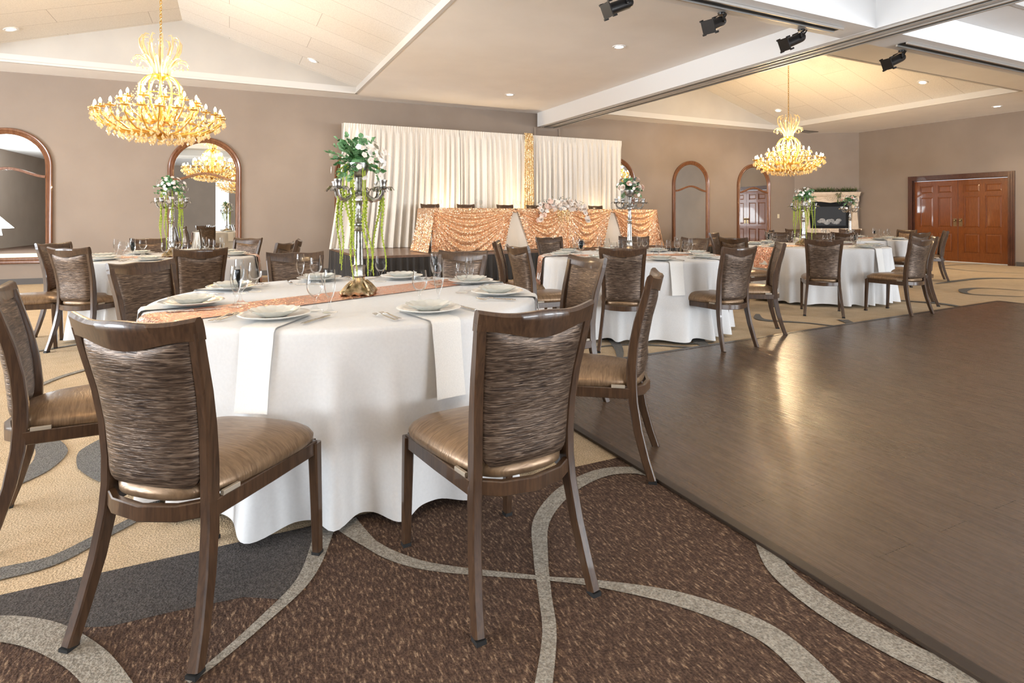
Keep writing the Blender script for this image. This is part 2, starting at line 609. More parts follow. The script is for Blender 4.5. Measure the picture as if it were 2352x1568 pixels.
def build_floor():
    mb = MB()
    mb.add([(-9, -7.5, 0), (19, -7.5, 0), (19, 14, 0), (-9, 14, 0)], [(0, 1, 2, 3)], 0)
    mb.add([(-9, -7.5, .0012), (19, -7.5, .0012), (19, 2.3, .0012), (-9, 2.3, .0012)], [(0, 1, 2, 3)], 1)
    # charcoal band that runs along the beige field, fading into the brown
    cp = []
    for (a, b) in ((-700, 1400), (0, 1366), (742, 1203), (744, 1240), (700, 1332), (655, 1378), (560, 1372), (400, 1405), (250, 1440), (0, 1448), (-700, 1560)):
        g_ = ground(a, b)
        cp.append((g_[0] * CA + g_[1] * SA, min(2.3, -g_[0] * SA + g_[1] * CA), .0020))
    mb.add(cp, [tuple(range(len(cp)))], 3)
    L = lambda *q: [ground(a, b) for a, b in q]
    cnt = [0]

    def rb(pts, w, mi=2):
        cnt[0] += 1
        ribbon(mb, L(*pts), w, .0036 + .00025 * cnt[0], mi)
    rb([(760, 1150), (742, 1230), (700, 1330), (600, 1430), (490, 1525), (430, 1568)], [.12, .07, .05, .035, .025, .02])
    rb([(790, 1200), (850, 1250), (920, 1285), (1020, 1308), (1250, 1330), (1370, 1342), (1560, 1378), (1750, 1450), (1880, 1560), (1960, 1660)],
       [.10, .05, .05, .04, .02, .035, .07, .085, .085, .085])
    rb([(1520, 1100), (1460, 1082), (1380, 1088), (1300, 1128), (1245, 1195), (1242, 1280), (1252, 1370), (1262, 1460), (1245, 1600)],
       [.05, .07, .075, .075, .065, .05, .04, .04, .045])
    rb([(1745, 1225), (1790, 1310), (1900, 1400), (2060, 1490), (2230, 1570), (2400, 1640)], [.05, .08, .09, .095, .10, .10])
    rb([(-120, 1450), (0, 1445), (100, 1462), (190, 1510), (245, 1568), (290, 1640)], [.10, .10, .095, .085, .08, .075])
    # grey curves on the beige field
    rb([(-80, 1340), (0, 1320), (120, 1290), (230, 1235), (330, 1180), (380, 1120)], [.09, .085, .075, .06, .045, .03], 4)
    rb([(10, 1125), (80, 1085), (118, 1045), (100, 1015), (40, 1000)], [.03, .11, .13, .10, .03], 4)
    rb([(240, 1105), (212, 1070), (212, 1035), (250, 1005)], [.04, .11, .11, .04], 4)
    rb([(60, 812), (200, 788), (330, 770), (470, 790), (560, 860)], [.03, .05, .04, .05, .03], 2)
    rb([(60, 900), (160, 860), (300, 830), (420, 850)], [.04, .05, .06, .05], 2)
    rb([(1370, 735), (1395, 765), (1420, 800), (1424, 828)], [.20, .12, .08, .04], 4)
    rb([(1350, 800), (1450, 792), (1600, 800), (1650, 806)], [.02, .04, .05, .03], 4)
    rb([(1640, 758), (1600, 772), (1612, 790), (1650, 803)], [.14, .17, .11, .05], 4)
    rb([(1740, 722), (1752, 735), (1850, 742), (1950, 752), (2010, 745)], [.04, .12, .05, .04, .03], 4)
    rb([(1935, 735), (1960, 745), (1985, 750)], [.12, .09, .04], 4)
    rb([(2060, 690), (2160, 698), (2220, 708)], [.05, .14, .05], 4)
    rb([(2352, 668), (2260, 662), (2215, 666), (2230, 676), (2352, 682)], [.04, .06, .14, .06, .04], 4)
    rb([(2352, 612), (2260, 606), (2160, 612), (2230, 622), (2352, 628)], [.03, .05, .05, .05, .03], 2)
    rb([(2352, 640), (2250, 640), (2150, 652)], [.05, .14, .05], 4)
    rb([(1500, 770), (1560, 790), (1640, 786)], [.03, .05, .03], 4)
    rb([(300, 1010), (420, 1090), (560, 1170), (650, 1180)], [.03, .05, .06, .03], 4)
    return struct(mb, 'floor', [M['c_beige'], M['c_brown'], M['c_light'], M['c_char'], M['c_slate']], rz=RA, smooth=False)


build_floor()

# wooden dance floor laid on the carpet
df = MB()
poly = [(1.71, -7.0), (9.46, -7.0), (9.46, 4.20), (1.71, 3.78)]
df.prism(poly, .004, .014)
dance = thing('dance_floor', 'dark brown wooden board dance floor laid on the carpet at right', 'dance floor')
dance.rotation_euler.z = RA
df.build('floor_boards', M['boards'], dance, smooth=False)
tr_ = MB()
for a, b in ((3, 0), (2, 3), (1, 2)):
    p, q = Vector(poly[a]), Vector(poly[b])
    tr_.bar([(p.x, p.y, .010), (q.x, q.y, .010)], .045, .014, (0, 0, 1) if False else (q - p).to_3d().cross(Vector((0, 0, 1))))
tr_.build('edge_trim', mat('edge_strip', (.05, .035, .025), .35, .3), dance, smooth=False)


# back wall: from far left to the fireplace corner, slightly askew to the beams
WB0, WBD = Vector((.617, 13.92)), Vector((.9165, .4000)).normalized()


def wallpt(X):
    t_ = (X - WB0.x) / WBD.x
    return WB0 + WBD * t_


WN = Vector((WBD.y, -WBD.x))       # into the room
WANG = atan2(WBD.y, WBD.x)
PW0 = wallpt(-14.6)
PW1 = Vector((8.46, 17.34))
PC = Vector((10.23, 17.07))
RD = Vector((SA, -CA))             # along the right wall towards the camera
PR = PC + RD * 22


def wall_between(name, a, b, z0=0, z1=ZC, th=.12, m=None):
    d = (b - a)
    n = Vector((d.y, -d.x)).normalized()
    mb = MB()
    o = -n * th
    mb.add([(a.x, a.y, z0), (b.x, b.y, z0), (b.x, b.y, z1), (a.x, a.y, z1),
            (a.x + o.x, a.y + o.y, z0), (b.x + o.x, b.y + o.y, z0), (b.x + o.x, b.y + o.y, z1), (a.x + o.x, a.y + o.y, z1)],
           [(0, 1, 2, 3), (5, 4, 7, 6), (1, 5, 6, 2), (4, 0, 3, 7), (3, 2, 6, 7), (4, 5, 1, 0)])
    return struct(mb, name, m or M['wall'], smooth=False)


wall_between('wall_back', PW0, PW1, 0, ZC)
wall_between('wall_fireplace', PW1, PC, 0, ZC)
# right wall with the doorway left out
T0, T1 = 1.388 + .12, 3.776 - .12
DZ = 2.13


def rw(t_, off=0.0):
    p = PC + RD * t_
    n = Vector((-CA, -SA))
    return p + n * off


mb = MB()
for (a, b, z0, z1) in ((0, T0, 0, ZC), (T1, 22, 0, ZC), (T0, T1, DZ, ZC)):
    p, q = rw(a), rw(b)
    p2, q2 = rw(a, -.14), rw(b, -.14)
    mb.add([(p.x, p.y, z0), (q.x, q.y, z0), (q.x, q.y, z1), (p.x, p.y, z1), (p2.x, p2.y, z0), (q2.x, q2.y, z0), (q2.x, q2.y, z1), (p2.x, p2.y, z1)],
           [(0, 1, 2, 3), (5, 4, 7, 6), (1, 5, 6, 2), (4, 0, 3, 7), (3, 2, 6, 7), (4, 5, 1, 0)])
struct(mb, 'wall_right', M['wall'], smooth=False)

# walls with tall windows at the left end and behind the camera
def window_wall(name, u0, v0, u1, v1, openings):
    a, b = Vector((u0, v0)), Vector((u1, v1))
    d = (b - a)
    L_ = d.length
    d.normalize()
    n = Vector((d.y, -d.x))
    mb = MB()
    cuts = [0]
    for (p, q) in openings:
        cuts += [p, q]
    cuts.append(L_)

    def seg(s0, s1, z0, z1):
        c = a + d * ((s0 + s1) / 2)
        mb.box((c.x, c.y, (z0 + z1) / 2), (s1 - s0, .16, z1 - z0), 0, atan2(d.y, d.x))
    for i in range(0, len(cuts), 2):
        seg(cuts[i], cuts[i + 1], 0, ZC)
    for (p, q) in openings:
        seg(p, q, 0, .42)
        seg(p, q, 2.9, ZC)
    struct(mb, name, M['wall'], smooth=False, rz=RA)


window_wall('wall_front', -9, -7.2, 19, -7.2, [(6.7, 7.3), (10.2, 13.6), (15.2, 18.6), (19.8, 23.2)])
window_wall('wall_left', -8.8, -7.2, -8.8, 13.6, [(6.9, 10.5), (11.9, 15.5)])

# ceiling with the raised trays
ceil = MB()
US = [-9.2, -3.8, 2.29, 7.9, 14.0, 19.2]
VS = [-7.6, -3.0, 3.5, 5.0, 5.85, 11.55, 11.85, 14.2]


def hole(u, v):
    if -3.8 < u < 2.29 and (5.0 < v < 11.85 or -3.0 < v < 3.5):
        return True
    if 7.9 < u < 14.0 and (5.85 < v < 11.55 or -3.0 < v < 3.5):
        return True
    return False


for i in range(len(US) - 1):
    for j in range(len(VS) - 1):
        if not hole((US[i] + US[i + 1]) / 2, (VS[j] + VS[j + 1]) / 2):
            ceil.add([(US[i], VS[j], ZC), (US[i + 1], VS[j], ZC), (US[i + 1], VS[j + 1], ZC), (US[i], VS[j + 1], ZC)], [(0, 3, 2, 1)])
struct(ceil, 'ceiling', M['ceil'], smooth=False, rz=RA)

RIDGE = 4.66
LIP = .13


def vault(u0, u1, v0, v1, name):
    zc, zl = ZC, ZC + LIP
    um = (u0 + u1) / 2
    mb = MB()
    # lips (white)
    mb.add([(u0, v0, zc), (u1, v0, zc), (u1, v1, zc), (u0, v1, zc), (u0, v0, zl), (u1, v0, zl), (u1, v1, zl), (u0, v1, zl)],
           [(0, 1, 5, 4), (1, 2, 6, 5), (2, 3, 7, 6), (3, 0, 4, 7)], 0)
    i = .03
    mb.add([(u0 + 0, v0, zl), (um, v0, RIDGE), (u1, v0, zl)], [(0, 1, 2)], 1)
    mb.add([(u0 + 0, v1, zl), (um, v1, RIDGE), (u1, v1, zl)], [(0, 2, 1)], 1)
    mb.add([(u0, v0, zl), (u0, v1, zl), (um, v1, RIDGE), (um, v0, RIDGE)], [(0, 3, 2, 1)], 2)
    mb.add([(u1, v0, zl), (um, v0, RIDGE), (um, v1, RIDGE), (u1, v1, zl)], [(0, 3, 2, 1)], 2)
    # raised thin moulding round the opening
    for (a, b, c, d) in ((u0, v0, u1, v0), (u1, v0, u1, v1), (u1, v1, u0, v1), (u0, v1, u0, v0)):
        L_ = sqrt((c - a) ** 2 + (d - b) ** 2)
        mb.box(((a + c) / 2, (b + d) / 2, zc + .012), (L_ + .04, .05, .035), 0, atan2(d - b, c - a))
    return struct(mb, name, [M['lip'], M['gable'], M['vault']], smooth=False, rz=RA)


vault(-3.8, 2.29, 5.0, 11.85, 'ceiling_vault')
vault(7.9, 14.0, 5.85, 11.55, 'ceiling_vault')
vault(-3.8, 2.29, -3.0, 3.5, 'ceiling_vault')
vault(7.9, 14.0, -3.0, 3.5, 'ceiling_vault')

# partition beams with their tracks
ZB = 3.305
mb = MB()
mb.box((6.82, 2.35, (ZB + ZC) / 2), (.44, 19.6, ZC - ZB - .001))
struct(mb, 'ceiling_beam', M['white'], smooth=False, rz=RA)
mb = MB()
mb.box((5.0, 4.31, (ZB + ZC) / 2 + .001), (28, .42, ZC - ZB - .004))
struct(mb, 'ceiling_beam', M['white'], smooth=False, rz=RA)
tk = MB()
for du in (6.70, 6.94):
    tk.box((du - .05, 2.35, ZB - .012), (.022, 19.4, .024), 0)
    tk.box((du + .05, 2.35, ZB - .012), (.022, 19.4, .024), 0)
    tk.box((du, 2.35, ZB - .003), (.05, 19.4, .004), 1)  # flat dark strip painted in place of the groove's shade
struct(tk, 'trim_1', [M['track'], M['dark']], smooth=False, rz=RA)
tk = MB()
for (a, b) in ((-8.6, 6.25), (7.45, 17)):
    tk.box(((a + b) / 2, 4.25, ZB - .012), (b - a, .022, .024), 0)
    tk.box(((a + b) / 2, 4.37, ZB - .012), (b - a, .022, .024), 0)
    tk.box(((a + b) / 2, 4.31, ZB - .003), (b - a, .09, .004), 1)  # groove shade again laid in as a flat dark strip
struct(tk, 'trim_2', [M['track'], M['dark']], smooth=False, rz=RA)
# wall pocket of the folding partition behind the beam end
pk = MB()
cpt = wallpt(.617 + .22)
for off in (-.33, .33):
    p = cpt + WBD * off
    pk.box((p.x + WN.x * .02, p.y + WN.y * .02, 1.65), (.05, .05, 3.3), 0, WANG)
p = cpt
pk.box((p.x + WN.x * .012, p.y + WN.y * .012, 1.63), (.62, .02, 3.22), 1, WANG)
struct(pk, 'trim_3', [M['wall'], mat('pocket_panel', (.26, .20, .16), .7)], smooth=False)

# baseboards
def baseboard(name, a, b):
    d = (b - a)
    n = Vector((d.y, -d.x)).normalized()
    c = (a + b) / 2 + n * .012
    mb = MB()
    mb.box((c.x, c.y, .05), (d.length - .02, .02, .10), 0, atan2(d.y, d.x))
    struct(mb, name, mat('grey_baseboard', (.09, .08, .075), .5), smooth=False)


baseboard('baseboard_back', PW0, PW1)
baseboard('baseboard_fireplace', PW1, PC)
baseboard('baseboard_right', rw(0), rw(T0 - .14))
baseboard('baseboard_front', rw(T1 + .14), rw(20))

# ------------------------------------------------------------------ double doors
def door_frame():
    mb = MB()
    ang = atan2(RD.y, RD.x)
    nrm = Vector((-CA, -SA))
    for lay, (wd, off) in enumerate(((.12, .035), (.085, .05), (.04, .065))):
        for s_, tt in ((-1, T0), (1, T1)):
            p = rw(tt + s_ * wd / 2, off / 2)
            mb.box((p.x, p.y, (DZ + wd) / 2), (wd, off, DZ + wd), 0, ang)
        p = rw((T0 + T1) / 2, off / 2)
        mb.box((p.x, p.y, DZ + wd / 2), (T1 - T0 + .002, off, wd), 0, ang)
    for tt in (T0 + .01, T1 - .01):
        p = rw(tt, -.07)
        mb.box((p.x, p.y, DZ / 2), (.02, .14, DZ), 0, ang)
    p = rw((T0 + T1) / 2, -.07)
    mb.box((p.x, p.y, DZ - .01), (T1 - T0, .14, .02), 0, ang)
    struct(mb, 'trim_4', M['doortrim'], smooth=False)


door_frame()


def door_leaf(name, t0, t1, hs):
    ang = atan2(RD.y, RD.x)
    w_ = t1 - t0 - .008
    z0, z1 = .025, DZ - .025
    c = rw((t0 + t1) / 2, -.055)
    mb = MB()
    F = .012
    # local: x along the wall, y towards the room (negative side), z up
    mb.box((0, .008, (z0 + z1) / 2), (w_, .03, z1 - z0), 0)
    st = .125
    H = z1 - z0
    rows = [(z0 + .22, z0 + .22 + .50), (z0 + .86, z0 + .86 + .80), (z1 - .12 - .21, z1 - .12)]
    cols = [(-w_ / 2 + st, -.055), (.055, w_ / 2 - st)]
    # stiles and rails stand proud of the panels
    def pb(x0, x1, a, b):
        mb.box(((x0 + x1) / 2, -.014, (a + b) / 2), (x1 - x0, .016, b - a), 0)
    pb(-w_ / 2, -w_ / 2 + st, z0, z1)
    pb(w_ / 2 - st, w_ / 2, z0, z1)
    pb(-.055, .055, z0, z1)
    zs = [z0] + [q for r_ in rows for q in r_] + [z1]
    for k in range(0, len(zs), 2):
        for (x0, x1) in cols:
            pb(x0, x1, zs[k], zs[k + 1])
    for (a, b) in rows:
        for (x0, x1) in cols:
            g, e = .018, .045
            vs_ = [(x0 + g, -.008, a + g), (x1 - g, -.008, a + g), (x1 - g, -.008, b - g), (x0 + g, -.008, b - g),
                   (x0 + e, -.020, a + e), (x1 - e, -.020, a + e), (x1 - e, -.020, b - e), (x0 + e, -.020, b - e)]
            mb.add(vs_, [(4, 5, 6, 7), (0, 1, 5, 4), (1, 2, 6, 5), (2, 3, 7, 6), (3, 0, 4, 7)], 0)
    root = struct(mb, name, M['doorwood'], smooth=False, loc=(c.x, c.y, 0), rz=ang)
    hb = MB()
    hx = hs * (w_ / 2 - .06)
    hb.box((hx, -.027, 1.02), (.075, .008, .20), 0)
    hb.ball((hx, -.065, 1.07), .030, 12, 8, 0)
    hb.tube([(hx, -.03, 1.07), (hx, -.06, 1.07)], .012, 8)
    hb.ball((hx, -.034, .96), .010, 8, 5)
    hb.build('door_knob', M['bronze'], root)
    return root


tm = (T0 + T1) / 2 - .02
door_leaf('door_1', T0 + .02, tm, 1)
door_leaf('door_2', tm, T1 - .02, -1)
# daylight strip of the lobby floor beyond the doors
mb = MB()
p = rw((T0 + T1) / 2, -.9)
mb.box((p.x, p.y, -.003), (T1 - T0 + 2, 1.7, .004), 0, atan2(RD.y, RD.x))
struct(mb, 'floor_lobby', mat('pale_lobby_tile', (.8, .8, .8), .3), smooth=False)


# ------------------------------------------------------------------ arched mirrors
def make_mirror(label):
    root = thing('arched_mirror', label, 'mirror', group='arched wall mirrors')
    Wd, z0, zt, fw = 1.25, .36, 2.68, .105
    r = Wd / 2
    zs = zt - r

    def outline(inset, n=28):
        pts = [(-r + inset, z0 + inset), (-r + inset, zs)]
        for k in range(1, n):
            a = pi - pi * k / n
            pts.append(((r - inset) * cos(a), zs + (r - inset) * sin(a)))
        pts += [(r - inset, zs), (r - inset, z0 + inset)]
        return pts
    prof = [(0, .0), (0, .045), (.015, .06), (.04, .055), (.055, .04), (.07, .05), (.085, .042), (fw, .02), (fw, .0)]
    loops = [[(x, -y, z) for (x, z) in outline(i_)] for i_, y in prof]
    mb = MB()
    n = len(loops[0])
    vs_ = [p for lp in loops for p in lp]
    fs_ = []
    for a in range(len(prof) - 1):
        for k in range(n):
            k2 = (k + 1) % n
            fs_.append((a * n + k, (a + 1) * n + k, (a + 1) * n + k2, a * n + k2))
    mb.add(vs_, fs_)
    mb.build('frame', M['framewood'], root)
    bar = MB()
    pts = []
    xi = r - fw + .005
    for k in range(25):
        s_ = -1 + 2 * k / 24
        pts.append((s_ * xi, -.028, 1.86 + .13 * (.5 + .5 * cos(pi * s_)) ** .9))
    bar.bar(pts, .035, .045, (0, 1, 0))
    bar.build('crossbar', M['framewood'], root)
    gl_ = MB()
    pg = outline(fw - .01)
    gl_.add([(x, -.012, z) for (x, z) in pg], [tuple(range(len(pg)))])
    gl_.build('mirror_glass', M['mirror'], root, smooth=False)
    return root


mir0 = None
for i, (X, lab) in enumerate(((-8.61, 'arched wood framed mirror at the far left end of the back wall'),
                              (-5.87, 'arched wood framed mirror behind the left chandelier on the back wall'),
                              (-3.12, 'arched wood framed mirror mostly hidden behind the left edge of the white drape'),
                              (2.60, 'arched wood framed mirror peeking out behind the right edge of the white drape'),
                              (4.86, 'arched wood framed mirror on the wall between drape and right chandelier'),
                              (6.95, 'arched wood framed mirror on the wall just below the right chandelier'))):
    p = wallpt(X) + WN * .004
    if mir0 is None:
        mir0 = make_mirror(lab)
        mir0.location = (p.x, p.y, 0)
        mir0.rotation_euler.z = WANG
    else:
        copy_tree(mir0, (p.x, p.y, 0), WANG, lab)

# small fittings on the back wall
for X, z, lab in ((7.85, 1.18, 'ivory light switch plate on the wall left of the fireplace'),):
    p = wallpt(X)
    mb = MB()
    mb.box((0, -.006, 0), (.075, .012, .12), 0)
    mb.box((0, -.014, .01), (.012, .012, .025), 0)
    tag(mb.build('light_switch', M['ivoryplate'], None, False, (p.x, p.y, z), WANG), lab, 'light switch')

# ------------------------------------------------------------------ fireplace
FPD = (PC - PW1).normalized()
FPN = Vector((FPD.y, -FPD.x))
FPA = atan2(FPD.y, FPD.x)
fc = PW1 + FPD * .93 + FPN * .01
fp = thing('fireplace', 'cream stone fireplace surround with black glass fronted firebox', 'fireplace', (fc.x, fc.y, 0), FPA)
mb = MB()
for sx in (-1, 1):
    def leg_prof(i, j, sx=sx):
        z = i * 1.62
        w_ = .09 + .035 * sin(i * pi * 1.3 + .4) + (.05 if i < .06 else 0) + .05 * max(0, i - .8) * 5
        a = j * 2 * pi
        cx_ = sx * .66
        x = cx_ + max(-1, min(1, 1.35 * cos(a))) * w_
        y = -.11 + max(-1, min(1, 1.35 * sin(a))) * .11
        return (x, y, z)
    mb.grid(leg_prof, 26, 20, cv=True)
    mb.build('pilaster', M['stone'], fp)
    mb = MB()
mb = MB()


def lintel(i, j):
    x = -.77 + 1.54 * i
    s_ = abs(2 * i - 1)
    zb = 1.60 - .03 * (1 - s_) + (.05 * sin(pi * (1 - s_) * 1.0))*.5
    sec = [(-.02, zb), (-.22, zb), (-.23, zb + .05), (-.22, 1.74), (-.27, 1.78), (-.30, 1.84), (-.30, 1.88), (-.02, 1.88)]
    y, z = sec[int(round(j * 7))]
    return (x, y, z)


mb.grid(lintel, 33, 8)
mb.box((0, -.16, 1.865), (1.56, .30, .03), 0)
for k in range(2):
    mb.tube([(.11 * cos(a) * (1 - .35 * k), -.235, 1.70 + .075 * sin(a) * (1 - .35 * k)) for a in [2 * pi * q / 20 for q in range(20)]], .014, 6, closed=True)
mb.ball((0, -.235, 1.70), .035, 10, 6, 0)
for sx in (-1, 1):
    mb.tube([(sx * (.12 + .05 * q), -.232, 1.70 + .03 * sin(q * 1.1)) for q in range(8)], [.016 - .0015 * q for q in range(8)], 6)
mb.build('mantel', M['stone'], fp)
mb = MB()
mb.box((0, -.04, 1.20), (1.14, .08, .80), 0)
mb.build('surround_panel', M['firebox'], fp, smooth=False)
mb = MB()
mb.box((0, -.088, 1.18), (.92, .016, .56), 0)
mb.build('firebox_door', mat('smoked_glass', (.03, .032, .036), .45, spec=.2), fp, smooth=False)
mb = MB()
rnd = random.Random(3)
for k in range(9):
    mb.ball((-.26 + .065 * k, -.105, 1.02 + .045 * sin(k * 1.7)), .055 + .02 * rnd.random(), 8, 6, 0, (1.3, .3, .8))
mb.build('logs', M['ash'], fp)
mb = MB()
mb.box((0, -.18, .40), (1.50, .30, .78), 0)
mb.box((0, -.20, .80), (1.56, .36, .04), 0)
mb.build('raised_hearth', M['stone'], fp, smooth=False)
gd = MB()
rnd = random.Random(5)
for k in range(700):
    x = -.74 + 1.48 * rnd.random()
    hang = 0
    if .12 < x < .26 and rnd.random() < .6:
        hang = .30 * rnd.random()
    b = Vector((x, -.16 - .06 * rnd.random() - (.12 if hang else 0), 1.885 + .05 * rnd.random() - hang))
    d = Vector((rnd.uniform(-1, 1), rnd.uniform(-.5, .3), rnd.uniform(-.2, .7) if not hang else -1)).normalized() * rnd.uniform(.07, .16)
    sd = Vector((0, 0, 1)).cross(d).normalized() * .006 if abs(d.z) < .9 * d.length else Vector((.006, 0, 0))
    gd.add([b - sd, b + sd, b + d * .6 + sd * 1.2, b + d, b + d * .6 - sd * 1.2], [(0, 1, 2, 3, 4)])
g = gd.build('pine_garland', M['pine'], None, False, (fc.x, fc.y, 0), FPA)
tag(g, 'dark green pine garland lying along the fireplace mantel', 'garland')


# ------------------------------------------------------------------ recessed downlights and air vent
def ray(px, py):
    return Vector(((px - 1176) / FPX, 1.0, (HORIZON - py) / FPX))


def vault_hit(px, py, u0, u1):
    d = ray(px, py)
    um = (u0 + u1) / 2
    best = None
    for s_ in (-1, 1):
        # z = RIDGE - (RIDGE-ZL)*|u-um|/half
        k = (RIDGE - ZC - LIP) / ((u1 - u0) / 2)
        du = d.x * CA + d.y * SA
        # H+dz t = RIDGE - k*s*(du t - um)
        t_ = (RIDGE - H_EYE + k * s_ * um) / (d.z + k * s_ * du)
        u = du * t_
        if s_ * (u - um) >= -1e-6 and t_ > 0:
            best = (d * t_, s_, k)
    return best


dl_proto = None


def downlight(pos, tilt, label, watt=65):
    global dl_proto
    if dl_proto is None:
        r = thing('recessed_downlight', label, 'ceiling light', group='recessed ceiling downlights')
        mb = MB()
        mb.lathe([(.062, -.002), (.095, -.004), (.098, .006), (.062, .006)], 24)
        mb.build('trim_ring', M['white'], r)
        mb = MB()
        mb.lathe([(.0, .001), (.03, .0005), (.064, .0)], 20)
        mb.build('lamp_face', M['lamp'], r)
        dl_proto = r
        r.location = pos
        o = r
    else:
        o = copy_tree(dl_proto, pos, 0, label)
    o.rotation_euler = tilt
    l = bpy.data.lights.new('downlight_beam', 'SPOT')
    l.energy = watt
    l.color = (1, .86, .68)
    l.spot_size = radians(115)
    l.spot_blend = .8
    l.shadow_soft_size = .06
    lo = bpy.data.objects.new('downlight_beam', l)
    lo.location = pos + Vector((0, 0, -.03))
    C.objects.link(lo)
    return o


def flat_dl(px, py, label):
    d = ray(px, py)
    t_ = (ZC - H_EYE) / d.z
    p = d * t_
    downlight(Vector((p.x, p.y, ZC - .006)), (0, 0, 0), label)


def vault_dl(px, py, u0, u1, label):
    p, s_, k = vault_hit(px, py, u0, u1)
    p = p + Vector((0, 0, H_EYE))
    ang = math.atan(k) * s_
    R = (Matrix.Rotation(RA, 4, 'Z') @ Matrix.Rotation(ang, 4, 'Y')).to_euler()
    p = p + Vector((0, 0, -.012))
    downlight(p, R, label)


vault_dl(25, 66, -3.8, 2.29, 'lit downlight in the left slope of the left vault')
vault_dl(718, 138, -3.8, 2.29, 'lit downlight in the right slope of the left vault')
flat_dl(1422, 107, 'lit downlight in the flat ceiling, nearer one left of the white beam')
flat_dl(1171, 217, 'lit downlight in the flat ceiling above the white drape')
vault_dl(2119, 188, 7.9, 14.0, 'lit downlight in the right slope of the right vault')
flat_dl(2290, 244, 'lit downlight in the soffit above the double doors')
vault_dl(1787, 253, 7.9, 14.0, 'lit downlight just behind the crown of the right chandelier')
# more of the same row overhead, seen only in the mirrors
for (u, v) in ((4.5, 1.0), (-5.5, 8.0), (-5.5, 1.0), (4.5, -4.0)):
    p = R2W(u, v, ZC - .006)
    downlight(p, (0, 0, 0), 'lit downlight overhead ' + {(4.5, 1.0): 'right of the camera', (-5.5, 8.0): 'beyond the top left corner', (-5.5, 1.0): 'left of the camera', (4.5, -4.0): 'behind the camera'}[(u, v)])

mb = MB()
mb.box((0, 0, 0), (.62, .32, .012), 0)
for k in range(6):
    mb.box((0, -.12 + .048 * k, -.008), (.56, .012, .008), 1)
d_ = ray(1848, 303)
p = d_ * ((ZC - H_EYE) / d_.z)
tag(mb.build('air_vent', [mat('vent_dark', (.10, .08, .06), .6), M['track']], None, False, (p.x, p.y - .1, ZC - .008), RA),
    'dark ceiling air vent in the soffit behind the right chandelier', 'air vent')

# ------------------------------------------------------------------ black spotlights on the cross beam
def spotlight(px, py, label, yaw):
    d = ray(px, py)
    t_ = (ZB - H_EYE) / d.z
    p = d * t_
    v = -p.x * SA + p.y * CA
    p = R2W(p.x * CA + p.y * SA, 4.50, ZB)
    r = thing('spotlight', label, 'spotlight', p, 0, 'black spotlights on the cross beam')
    mb = MB()
    dirv = Vector((cos(yaw), sin(yaw), -.45)).normalized()
    a = Vector((0, 0, -.085)) - dirv * .03
    b = a + dirv * .30
    n = 20
    mb.tube([a, a + dirv * .02, a + dirv * .05, b - dirv * .06, b], [.036, .050, .055, .055, .055], n)
    mb.build('lamp_can', M['black'], r)
    mb = MB()
    Mx = Matrix.Translation(b) @ dirv.to_track_quat('Z', 'Y').to_matrix().to_4x4()
    mb.add([(-.07, -.07, .0), (.07, -.07, 0), (.07, .07, 0), (-.07, .07, 0), (-.07, -.07, .012), (.07, -.07, .012), (.07, .07, .012), (-.07, .07, .012)],
           [(0, 3, 2, 1), (4, 5, 6, 7), (0, 1, 5, 4), (1, 2, 6, 5), (2, 3, 7, 6), (3, 0, 4, 7)], 0, Mx)
    for (sx, sy) in ((1, 1), (-1, 1), (1, -1), (-1, -1)):
        mb.box((sx * .07, sy * .07, -.01), (.02, .02, .045), 0, 0, Mx)
    mb.build('filter_frame', M['black'], r, smooth=False)
    mb = MB()
    side = dirv.cross(Vector((0, 0, 1))).normalized()
    piv = a + dirv * .10
    for s_ in (-1, 1):
        mb.bar([piv + side * .062 * s_, piv + side * .062 * s_ + Vector((0, 0, .06)), Vector((0, 0, -.02)) + side * .05 * s_, Vector((0, 0, -.004)) + side * .02 * s_], .022, .006, dirv)
        mb.ball(piv + side * .066 * s_, .014, 8, 5)
    mb.lathe([(0, -.02), (.035, -.02), (.04, 0), (0, 0)], 14)
    mb.build('yoke', M['black'], r)
    mb = MB()
    mb.tube([a, a + Vector((.03, .02, .07)) - dirv * .04, Vector((.05, .03, -.03)), Vector((.01, .01, -.002))], .006, 6)
    mb.build('cable', M['black'], r)
    return r


spotlight(1415, 2, 'black can spotlight under cross beam, leftmost, cut off by top edge', radians(205))
spotlight(1650, 33, 'small black can spotlight under the cross beam, second from the left', radians(220))
spotlight(1835, 70, 'black can spotlight nearest the left side of the white beam junction', radians(200))
spotlight(2055, 120, 'black can spotlight right of the white beam junction', radians(198))


